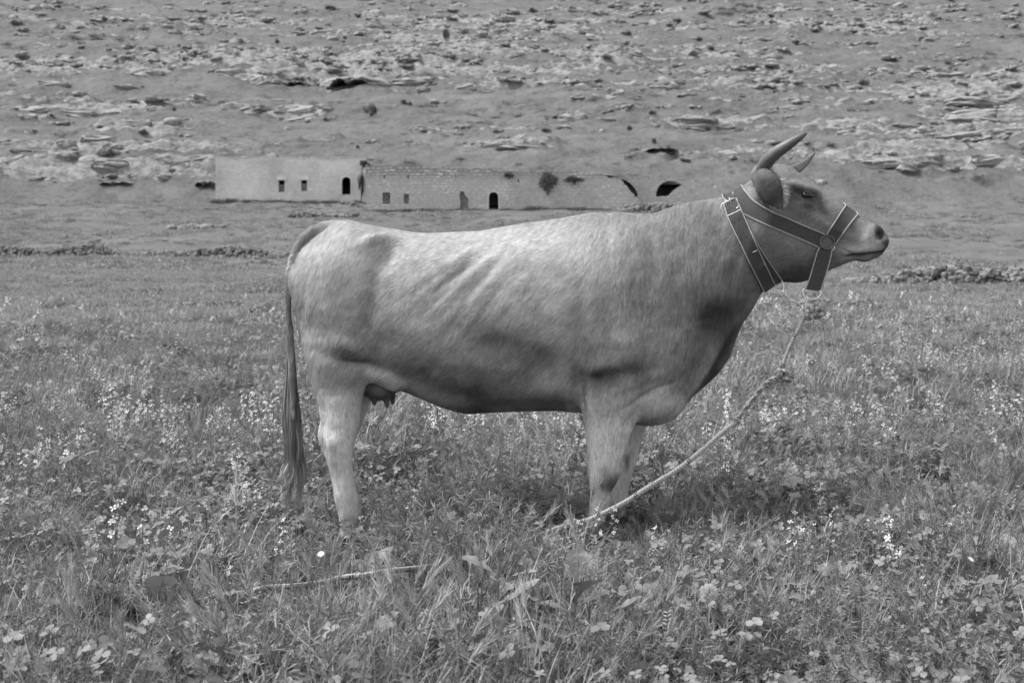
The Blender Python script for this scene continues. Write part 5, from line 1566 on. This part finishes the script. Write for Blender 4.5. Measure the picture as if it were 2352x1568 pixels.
def radish(seed, Hh=(.22, .38), nb=3, nf=9, R_=(.009, .013), leaves=3, bunch=.05):
    b = PB(seed); r = b.r
    A = b.arc((0, 0, 0), r.uniform(0, 6.28), r.uniform(0, .25), r.uniform(*Hh), r.uniform(-.2, .4), 7); b.stem(A, .0032, STEM_M)
    tips = [A]
    for i in range(nb):
        j = r.integers(2, 6); B_ = b.arc(A[j], r.uniform(0, 6.28), r.uniform(.3, .8), (A[-1][2] - A[j][2]) * r.uniform(.6, 1.1), -.4, 5); b.stem(B_, .002, STEM_M); tips.append(B_)
    for i in range(leaves):
        j = r.integers(1, 4); az = r.uniform(0, 6.28); B_ = b.arc(A[j], az, r.uniform(.5, 1.0), r.uniform(.05, .11), .6, 5); b.bigleaf(B_, r.uniform(.010, .022), .5, MIDRIB_M, .2, 12, az)
    for T_ in tips:
        d = T_[-1] - T_[-2]; d /= np.linalg.norm(d)
        for k in range(nf):
            t_ = k / nf; p0 = T_[-1] - d * bunch * t_ * 1.6; v = r.normal(0, 1, 3); v -= d * (v @ d) * .6; v /= np.linalg.norm(v)
            p = p0 + v * (.006 + .022 * t_) + d * .012; b.ribbon([p0, p], [.0012, .0009], STEM_M)
            b.flower4(p, v * .7 + d * .6 + np.array([0, -.35, .25]), r.uniform(*R_))
        for k in range(6):
            v = r.normal(0, .5, 3) + d; b.leaflet(T_[-1] + d * .004, v, np.cross(v, [0, 1, .2]), .007, .004, STEM_M)
    return b.mesh('flowering_radish')
def daisyhead(b, p, up, R_, m, n=24, layers=1):
    up = up / np.linalg.norm(up); a = np.cross(up, [.3, 1, .1]); a /= np.linalg.norm(a); c_ = np.cross(up, a)
    for l in range(layers):
        for k in range(n):
            an = k * 2 * math.pi / n + l * .4 + b.r.normal(0, .05); d = a * math.cos(an) + c_ * math.sin(an) + up * (.12 + .35 * l); b.leaflet(p, d, up, R_ * (1 - .22 * l) * b.r.uniform(.85, 1.1), R_ * .24, m, .1)
def dandy(seed, H_=.2, R_=.016, m=None, n=26, layers=3):
    b = PB(seed); A = b.arc((0, 0, 0), b.r.uniform(0, 6), .15, H_, .15, 5); b.stem(A, .003, STEM_M); daisyhead(b, A[-1], A[-1] - A[-2] + np.array([0, -.03, 0]), R_, m or YPETAL_M, n, layers); return b.mesh('flower')

def scatter(name, pts, scl, protos, label=None, tilt=.12):
    """many plants of one kind set out on the ground (uncountable)"""
    col = bpy.data.collections.new(name + '_kinds')
    for i, me in enumerate(protos):
        o = bpy.data.objects.new(me.name, me); col.objects.link(o)
    pts = np.asarray(pts, float); n = len(pts)
    me = bpy.data.meshes.new(name); me.vertices.add(n); me.vertices.foreach_set('co', pts.astype(np.float32).ravel())
    a = me.attributes.new('rot', 'FLOAT_VECTOR', 'POINT')
    rot = np.stack([rng.normal(0, tilt, n), rng.normal(0, tilt, n), rng.uniform(0, 6.283, n)], 1); a.data.foreach_set('vector', rot.astype(np.float32).ravel())
    a = me.attributes.new('scl', 'FLOAT', 'POINT'); a.data.foreach_set('value', np.asarray(scl, dtype=np.float32))
    a = me.attributes.new('idx', 'INT', 'POINT'); a.data.foreach_set('value', rng.integers(0, len(protos), n).astype(np.int32))
    me.update()
    o = bpy.data.objects.new(name, me); COL.objects.link(o)
    ng = bpy.data.node_groups.new(name, 'GeometryNodeTree'); ng.interface.new_socket('Geometry', in_out='INPUT', socket_type='NodeSocketGeometry'); ng.interface.new_socket('Geometry', in_out='OUTPUT', socket_type='NodeSocketGeometry')
    N = ng.nodes; gi = N.new('NodeGroupInput'); go = N.new('NodeGroupOutput'); iop = N.new('GeometryNodeInstanceOnPoints'); ci = N.new('GeometryNodeCollectionInfo')
    ci.inputs[0].default_value = col; ci.inputs['Separate Children'].default_value = True; ci.inputs['Reset Children'].default_value = True
    def na(nm, ty):
        q = N.new('GeometryNodeInputNamedAttribute'); q.data_type = ty; q.inputs[0].default_value = nm; return [s for s in q.outputs if s.enabled and s.name == 'Attribute'][0]
    e2r = N.new('FunctionNodeEulerToRotation'); L = ng.links.new
    m2p = N.new('GeometryNodeMeshToPoints')
    L(gi.outputs[0], m2p.inputs[0]); L(m2p.outputs[0], iop.inputs['Points']); L(ci.outputs[0], iop.inputs['Instance']); iop.inputs['Pick Instance'].default_value = True
    L(na('idx', 'INT'), iop.inputs['Instance Index']); L(na('rot', 'FLOAT_VECTOR'), e2r.inputs[0]); L(e2r.outputs[0], iop.inputs['Rotation']); L(na('scl', 'FLOAT'), iop.inputs['Scale'])
    L(iop.outputs[0], go.inputs[0])
    md = o.modifiers.new('scatter', 'NODES'); md.node_group = ng
    return tag(o, label, kind='stuff')

def ground_pts(n, y0, y1, halfang=.46, mask=None, pw=1.0, pad=1.2):
    y = (y0 ** (pw + 1) + rng.random(n) * (y1 ** (pw + 1) - y0 ** (pw + 1))) ** (1 / (pw + 1)); x = rng.uniform(-1, 1, n) * (y * halfang + pad)
    if mask is not None:
        k = rng.random(n) < mask(x, y); x, y = x[k], y[k]
    return x, y
def Z(x, y): return hland(x, y)[0]
legs_xy = [(P(800, 1180, NF).x, NF - .02), (P(1372, 1200, NF).x, NF - .03), (P(792, 1180, FF).x, FF), (P(1420, 1180, FF).x, FF)]
def clearing(x, y, w=.30):
    """plants grow lower just in front of the legs, where the cow has trodden and grazed"""
    c_ = np.ones(np.shape(x))
    for lx, ly in legs_xy: c_ = np.minimum(c_, 1 - (.62 if lx > 0 else .25) * np.exp(-((x - lx) / .22) ** 2 - ((y - ly + .16) / (w if lx < 0 else .55)) ** 2))
    for px, py, yy in ((900,1310,4.42),(865,1315,4.38),(830,1320,4.34),(680,1344,4.22),(640,1348,4.19),(590,1354,4.16),(545,1360,4.13),(505,1366,4.10)):
        c_ = np.minimum(c_, 1 - .16 * np.exp(-((x - P(px, py, yy).x) / .13) ** 2 - ((y - yy + .22) / .28) ** 2))
    return c_
def height(x, y): return (.45 + 1.35 * fbm(x / .55, y / .55, 101, 3)) * clearing(x, y)

G1 = [grass(s) for s in range(5)] + [grass(9, heads=2)]
G1h = [grass(s, n=12, heads=3) for s in (20, 21)]
C1 = [clover(s) for s in range(4)]; V1 = [pinnate(s) for s in (1, 2, 3)]; F1 = [feathery(s) for s in (1, 2, 3)]
B1 = [broad(s) for s in range(5)] + [broad(s, lobes=.1, L=(.06, .12), w=(.018, .03)) for s in (6, 7)]
R1 = [radish(s, nb=4, nf=6, bunch=.09, R_=(.008, .0125)) for s in range(6)]
D1 = [broad(s, n=9, L=(.07, .15), m=DARKL_M, lobes=.3) for s in (11, 12)] + [clover(13, n=60, r0=.13, m=DARKL_M)]
n_ = lambda x, y, s, sd: fbm(x / s, y / s, sd, 3)
def put(name, n, y0, y1, protos, smin, smax, lab, mask=None, pw=1.0, tilt=.12, hsc=True):
    x, y = ground_pts(n, y0, y1, mask=mask, pw=pw); s = rng.uniform(smin, smax, len(x)) * (height(x, y) if hsc else 1)
    return scatter(name, np.stack([x, y, Z(x, y) - .005], 1), s, protos, lab, tilt)
band = lambda lo, hi, s, sd: (lambda x, y: sstep(lo, hi, n_(x, y, s, sd)))
# near, 2.7 to 7.5 m
put('meadow_grass', 6000, 2.6, 7.5, G1, .55, 1.05, 'grass blades of the foreground meadow', band(.25, .55, .7, 201))
put('meadow_clover', 2600, 2.6, 7.5, C1, .75, 1.35, 'clover leaves of the foreground', band(.30, .58, .8, 202))
put('meadow_vetch', 900, 2.6, 7.5, V1, .7, 1.2, 'vetch fronds among the grass', band(.4, .6, .6, 203))
put('feathery_weeds', 3400, 2.6, 8, F1, .6, 1.15, 'feathery weeds among the grass', band(.35, .6, .9, 204))
put('broad_leaf_weeds', 2000, 2.6, 8, B1, .55, 1.15, 'lobed leaves among the grass', band(.35, .6, .7, 205))
put('barley_grass', 420, 2.6, 7, G1h, .6, .95, 'bristly barley grass heads', lambda x, y: sstep(.9, -.6, x) * sstep(.4, .6, n_(x, y, .7, 206)))
put('low_leafy_weeds', 1500, 2.7, 5.2, [broad(s, n=8, L=(.07, .14), w=(.020, .036), lobes=.35, m=LEAF_M) for s in (31, 32, 33, 34)], .8, 1.3, 'leafy weeds of the nearest foreground', band(.42, .6, .5, 209))
put('radish_flowers', 900, 4.6, 8.5, R1, .5, .85, 'white four petalled flowers around the legs of the cow', lambda x, y: np.maximum(np.exp(-((x - .35) / 1.2) ** 2), .35 + .4 * sstep(0, -2, x)) * sstep(.36, .6, n_(x, y, .8, 207)))
# middle, 7.5 to 18 m
MG = [grass(40 + s, n=46, r0=.13, L=(.08, .2), w=(.004, .008), m=FAR_M if s % 2 else None) for s in range(4)]
MC = [clover(50 + s, n=44, r0=.16, s_=(.014, .024)) for s in range(2)] + [broad(52, n=9, L=(.07, .13)), broad(53, n=9, L=(.06, .12)), feathery(54, n=12), feathery(55, n=14)]
MR = [radish(60 + s, nb=5, nf=5, R_=(.007, .0115), leaves=2, bunch=.09) for s in range(4)]
put('meadow_grass', 6800, 7.0, 18, MG, .6, 1.1, 'grass of the middle meadow')
put('meadow_herbs', 5600, 7.0, 18, MC, .6, 1.1, 'low leafy herbs of the middle meadow', band(.3, .55, 1.4, 211))
put('radish_flowers', 2900, 7.5, 20, MR, .42, .8, 'white flowers sprinkled over the middle meadow', lambda x, y: sstep(.38, .62, n_(x, y, 1.7, 212)) * (1 - .55 * sstep(12, 20, y)) * np.where(x < -1.6, .45, 1))
# far, 18 to 60 m
FG = [grass(70 + s, n=60, r0=.30, L=(.05, .13), w=(.008, .016), m=FAR_M) for s in range(4)]
FH = [clover(80, n=70, r0=.34, H_=(.03, .09), s_=(.02, .04)), clover(81, n=60, r0=.3, H_=(.03, .10), s_=(.02, .04)), feathery(82, n=16)]
FR = [radish(90, nb=2, nf=4, R_=(.012, .018), leaves=0, Hh=(.12, .2))]
put('meadow_grass', 15000, 17, 62, FG, .5, 1.1, 'short grass of the far meadow', pw=.6, hsc=False)
put('meadow_herbs', 7000, 17, 50, FH, .5, 1.1, 'low herbs of the far meadow', band(.35, .6, 3, 221), pw=.4, hsc=False)
put('radish_flowers', 450, 17, 30, FR, .6, 1.1, 'pale flower heads of the far meadow', band(.4, .62, 3, 222), pw=.2)
# grazed turf and tussocks out to the slope
TU = [grass(95 + s, n=70, r0=.6, L=(.06, .16), w=(.02, .05), m=FAR_M) for s in range(3)]
TD = [grass(98 + s, n=80, r0=.5, L=(.08, .22), w=(.02, .05), m=DARKL_M) for s in range(2)]
put('turf_tufts', 9000, 60, 150, TU, .6, 1.5, 'tufts on the grazed turf below the slope', band(.4, .6, 6, 231), hsc=False)
put('dark_tussocks', 4500, 55, 150, TD, .25, .9, 'dark tussocks on the grazed turf', band(.45, .62, 5, 232), hsc=False)
def put_hill(name, n, protos, s0, s1, lab, lo, hi, sd):
    x, y = ground_pts(n, 152, 400, halfang=.43, pad=5); h, m = hland(x, y); k = (rng.random(len(x)) < sstep(lo, hi, fbm(x / 12, y / 7, sd, 4))) & (rng.random(len(x)) > m * .6)
    x, y, h = x[k], y[k], h[k]; scatter(name, np.stack([x, y, h - .05], 1), rng.uniform(s0, s1, len(x)) * (y / 200) ** .5, protos, lab)
HS = []
for q in range(3):
    b = PB(300 + q)
    for i in range(170):
        d = b.r.normal(0, 1, 3) * [.5, .5, .22]; d[2] = abs(d[2]); a_0 = b.r.normal(0, 1, 3); b.leaflet(d, a_0, np.cross(a_0, [0, 1, 0]) + [0, 0, .01], .16, .11, SCRUB_M)
    HS.append(b.mesh('low_scrub'))
put_hill('slope_scrub', 7000, HS, .3, 1.1, 'low dark scrub dotted over the slope', .50, .70, 241)
def scree_mesh(s):
    b = MB(); r = np.random.default_rng(s)
    for i in range(9):
        V_, F_ = stone_geo(1, s * 9 + i, 1, .6, .3); b.add(V_ * r.uniform(.12, .42) * r.uniform(.8, 1.5, 3) + [r.normal(0, .9), r.normal(0, .5), .05], F_)
    me = b.mesh('scree', False); me.materials.append(LIMESTONE_M); return me
SCR = [scree_mesh(s) for s in (1, 2, 3)]
x, y = ground_pts(9000, 152, 400, halfang=.43, pad=5); h, m = hland(x, y); k = rng.random(len(x)) < m * .7 + .01
scatter('loose_limestone', np.stack([x[k], y[k], h[k]], 1), rng.uniform(.4, 1.5, k.sum()) * (y[k] / 220) ** .5, SCR, 'broken limestone strewn over the slope')
# weeds along the foot of the ruined walls
wx = np.concatenate([rng.uniform(-31, -15.5, 170), rng.uniform(-14.4, 13, 300), rng.uniform(9, 22, 120)]); wy = np.where(np.arange(590) < 170, 147.6, np.where(np.arange(590) < 470, 139.6, 142.3)) - rng.uniform(0, .9, 590)
kk = (np.abs(wx + 17.2) > .7) & (np.abs(wx + 1.7) > .7); wx, wy = wx[kk], wy[kk]
scatter('wall_foot_weeds', np.stack([wx, wy, Z(wx, wy) - .05], 1), rng.uniform(.15, .6, len(wx)) * (.5 + fbm(wx / 2, wy * 0, 5, 2)), HS, 'dark weeds along the foot of the ruined walls')
BO = []
for s in range(5):
    V_, F_ = stone_geo(1, 60 + s, 3, .55, .3); me = mesh_from('boulder', V_, F_, False); me.materials.append(LIMESTONE_M); BO.append(me)
x, y = ground_pts(3000, 152, 400, halfang=.43, pad=5); h, m = hland(x, y); k = rng.random(len(x)) < np.clip(m * 1.3, 0, 1) * .9 + .008
scatter('half_buried_boulders', np.stack([x[k], y[k], h[k] - .16], 1), rng.uniform(.15, 1.0, k.sum()) ** 1.3 * (y[k] / 220) ** .5 * 1.25, BO, 'half buried pale boulders over the slope', tilt=.15)
# darker patches of leafy weeds
px_l = [(110,832,60),(60,838,30),(235,786,36),(400,828,22),(520,905,22),(592,932,26),(300,1045,30),(1210,1195,40),(2300,1240,46),(2160,1245,40),(2260,1010,30),(1640,1040,26),(380,1050,20),(1450,1120,16),(2120,1120,20),(120,1440,60),(330,1490,60),(560,1450,50),(2260,1330,50),(2100,1420,60),(1900,1480,60),(1680,1440,50),(2280,1480,40),(1350,1500,50),(850,1480,50)]
X_l, Y_l, S_l = [], [], []
for px, py, w in px_l:
    yg = F * CAM_H / (py - 560 + 10); k_ = yg / F
    for i in range(14):
        X_l.append((px - 1176) * k_ + rng.normal(0, w * k_ * .6)); Y_l.append(yg + rng.normal(0, .05 * yg * .5)); S_l.append(rng.uniform(.7, 1.3) * (.7 + yg / 40) * (.62 if yg < 6 else 1))
X_l, Y_l = np.array(X_l), np.array(Y_l)
scatter('dark_leafy_weeds', np.stack([X_l, Y_l, Z(X_l, Y_l)], 1), S_l, D1, 'patches of dark leafy weeds')

# ------------------------------------------------------------------ foreground plants one can point at
def plant(name, px, py, y, top, me, label, cat, group=None, rz=0, s=None):
    """a plant whose head is seen at (px, py) and stands at depth y; top = height of that head in the mesh"""
    q = P(px, py, y); o = bpy.data.objects.new(name, me); COL.objects.link(o)
    s = s or max((q.z) / top, .2); off = Matrix.Rotation(rz, 3, 'Z') @ Vector(headoff(me, top)) * s
    o.location = (q.x - off.x, q.y - off.y, q.z - top * s); o.scale = (s, s, s); o.rotation_euler = (0, 0, rz)
    return tag(o, label, cat, group)
def headoff(me, top):
    v = np.zeros(len(me.vertices) * 3, dtype=np.float32); me.vertices.foreach_get('co', v); v = v.reshape(-1, 3); k = v[:, 2] > v[:, 2].max() - .03
    c_ = v[k].mean(0); return (c_[0], c_[1], 0)
def topz(me):
    v = np.zeros(len(me.vertices) * 3, dtype=np.float32); me.vertices.foreach_get('co', v); return float(v.reshape(-1, 3)[:, 2].max())
FLW = [(1182,1422,3.75,'white flower cluster nearest the bottom centre of the picture'),(270,1150,4.75,'tall white flower spike on the left, above two shorter ones'),(218,1198,4.6,'small white flower head left of the tall left spike'),(328,1196,4.6,'small white flower head right of the tall left spike'),
 (652,1195,4.75,'white flower head in the grass left of the hind leg'),(530,1306,4.2,'single white bloom beside the end of the rope'),(455,1372,4.05,'white flowers at the very tip of the rope'),(1828,1180,4.6,'left one of three tall flower spikes in a row at lower right'),(1920,1168,4.6,'middle one of three tall flower spikes in a row at lower right'),
 (2034,1192,4.65,'right one of three tall flower spikes in a row at lower right'),(2028,1322,4.15,'white flowers below the three tall spikes'),(2118,1300,4.25,'small white flower head right of and below the three spikes'),(2212,1430,3.8,'white flowers near the lower right corner'),(1962,1278,4.35,'low white flowers under the middle tall spike'),
 (1378,1178,5.05,'single white flower in front of the rope at the near foreleg'),(1412,1162,5.0,'pair of open white flowers beside the rope and far foreleg'),(1170,1180,5.1,'white flowers under the belly, left of the near foreleg'),(1045,1150,5.3,'loose spray of white flowers under the middle of the belly'),(950,1130,5.3,'loose spray of white flowers under the udder side of the belly'),
 (190,975,6.6,'broad cluster of pale flowers at the left, level with the tail switch'),(90,985,6.6,'pale flower cluster near the left edge'),(1690,1090,5.5,'white flowers on the right of the slanting rope'),(2080,860,9.5,'pale flowers on the right, halfway to the stone wall'),(980,1205,4.9,'white flowers in the grass below the belly'),(1300,1215,4.85,'white flowers beside the rope knot in the grass')]
RF = [radish(400 + i, Hh=(.24, .34), nb=[1, 2, 0][i % 3], nf=6, R_=(.010, .013), leaves=4, bunch=.10) for i in range(8)]
for i, (px, py, y, lab) in enumerate(FLW):
    me = RF[i % 8]; plant('flowering_radish', px, py - 8, y, topz(me), me, lab, 'flower', 'white flowering plants in the foreground', rz=i * 1.3)
me = dandy(501, .2, .017, None, 30, 3); plant('dandelion', 1476, 1492, 3.65, topz(me), me, 'pale dandelion bloom, larger and higher of two at the bottom centre right', 'flower', 'dandelion blooms')
me = dandy(502, .18, .014, PETAL_M, 18, 2); plant('dandelion', 1422, 1508, 3.6, topz(me), me, 'small pale bloom left of and below the larger dandelion bloom', 'flower', 'dandelion blooms', rz=1)
me = dandy(503, .16, .009, PETAL_M, 16, 1); plant('daisy', 737, 1266, 4.3, topz(me), me, 'flat white daisy facing up between the rope pieces', 'flower', 'small daisies'); plant('daisy', 1040, 1022 + 170, 4.9, topz(me), me, 'flat white daisy just right of the hind foot', 'flower', 'small daisies', rz=2)
plant('daisy', 2230, 1278, 4.3, topz(me), me, 'flat white daisy on a thin stem at the far right', 'flower', 'small daisies', rz=1)
# dandelion clock
b = PB(504); A = b.arc((0, 0, 0), 1, .1, .2, .1, 5); b.stem(A, .003, STEM_M)
for i in range(420):
    d = b.r.normal(0, 1, 3); d /= np.linalg.norm(d); p = A[-1] + np.array([0, 0, .0]); L = .021 * b.r.uniform(.85, 1.05); b.ribbon([p + d * .004, p + d * L * .8], [.0006, .0006], FLUFF_M)
    for k in range(3):
        v = d * .5 + b.r.normal(0, .6, 3); b.ribbon([p + d * L * .8, p + d * L * .8 + v * .006], [.0016, .0008], FLUFF_M)
me = b.mesh('dandelion_clock'); plant('dandelion_clock', 1627, 1357, 3.85, .2, me, 'round fluffy dandelion seed head on a thin stem', 'flower')
# large leaved mustards
def mustard(seed, leaves):
    b = PB(seed); A = b.arc((0, 0, 0), 0, .03, .26, .05, 6); b.stem(A, .006, STEM_M)
    for h_, az, L, w, lean, droop, lob in leaves:
        j = h_ * 6 / .26; i = min(int(j), 5); p = A[i] + (A[i + 1] - A[i]) * (j - i); B_ = b.arc(p, az, lean, L, droop, 7); b.ribbon(B_[:3], .004, STEM_M); b.bigleaf(B_[1:], w, lob, MIDRIB_M, .18, 26, az)
    return b.mesh('mustard_plant')
for px, py, y, lab, lv in ((1328,1340,3.85,'plant with an upright cluster of broad lobed leaves at the bottom centre right',[(.24,1.4,.13,.034,.2,.4,.5),(.22,-1.2,.15,.045,.75,.5,.5),(.20,.3,.11,.034,1.0,.4,.4),(.18,2.8,.11,.032,1.1,.5,.4),(.16,-2.2,.12,.034,1.2,.3,.5)]),
        (1455,1395,3.75,'plant with one very large dark lobed leaf tilted up to the right',[(.16,-.3,.20,.062,.75,.25,.4),(.12,2.4,.12,.036,1.0,.6,.5),(.10,-2.0,.10,.03,1.1,.5,.4)]),
        (1215,1335,4.05,'rounded lobed leaf reaching right, left of the upright cluster',[(.17,.1,.20,.046,1.15,-.2,.35),(.14,2.9,.12,.028,1.2,.1,.4),(.1,-1.6,.12,.03,1.0,.5,.4)]),
        (1085,1270,4.25,'grey green plant with a crinkled leaf left of centre, behind the rounded leaf',[(.20,2.6,.14,.036,1.1,.3,.3),(.18,-.4,.13,.034,1.0,.5,.4),(.12,1.2,.12,.03,1.0,.6,.3)]),
        (1000,1400,3.8,'sprawling plant with a ragged leaf lying to the left at the bottom centre',[(.14,3.0,.20,.036,1.3,.1,.6),(.12,.2,.16,.03,1.2,.4,.6),(.08,-1.5,.12,.03,1.1,.4,.4)]),
        (1875,1370,3.95,'leafy plant under the three tall flower spikes',[(.15,.6,.14,.036,1.1,.4,.3),(.13,2.7,.13,.036,1.1,.4,.3),(.1,-1.4,.13,.036,1.0,.5,.2)]),
        (1750,1500,3.55,'rounded leaves at the bottom right of centre',[(.14,.6,.12,.042,1.0,.4,.1),(.13,2.6,.11,.040,1.1,.4,.1),(.1,-1.4,.12,.042,1.0,.5,.1)]),
        (70,1500,3.5,'round leaved plant in the lower left corner',[(.12,.4,.11,.040,1.1,.4,0),(.13,2.2,.11,.040,1.1,.4,0),(.1,-1.4,.12,.042,1.0,.5,0),(.09,-2.6,.12,.04,1.2,.3,0)]),
        (2255,1520,3.5,'leafy plant in the lower right corner',[(.14,.9,.12,.040,1.0,.4,.1),(.12,2.6,.12,.040,1.1,.4,.2),(.1,-1.4,.13,.040,1.0,.5,.1)])):
    me = mustard(int(px), lv); plant('mustard_plant', px, py, y, .26, me, lab, 'plant', 'broad leaved plants in the foreground', s=1.0)
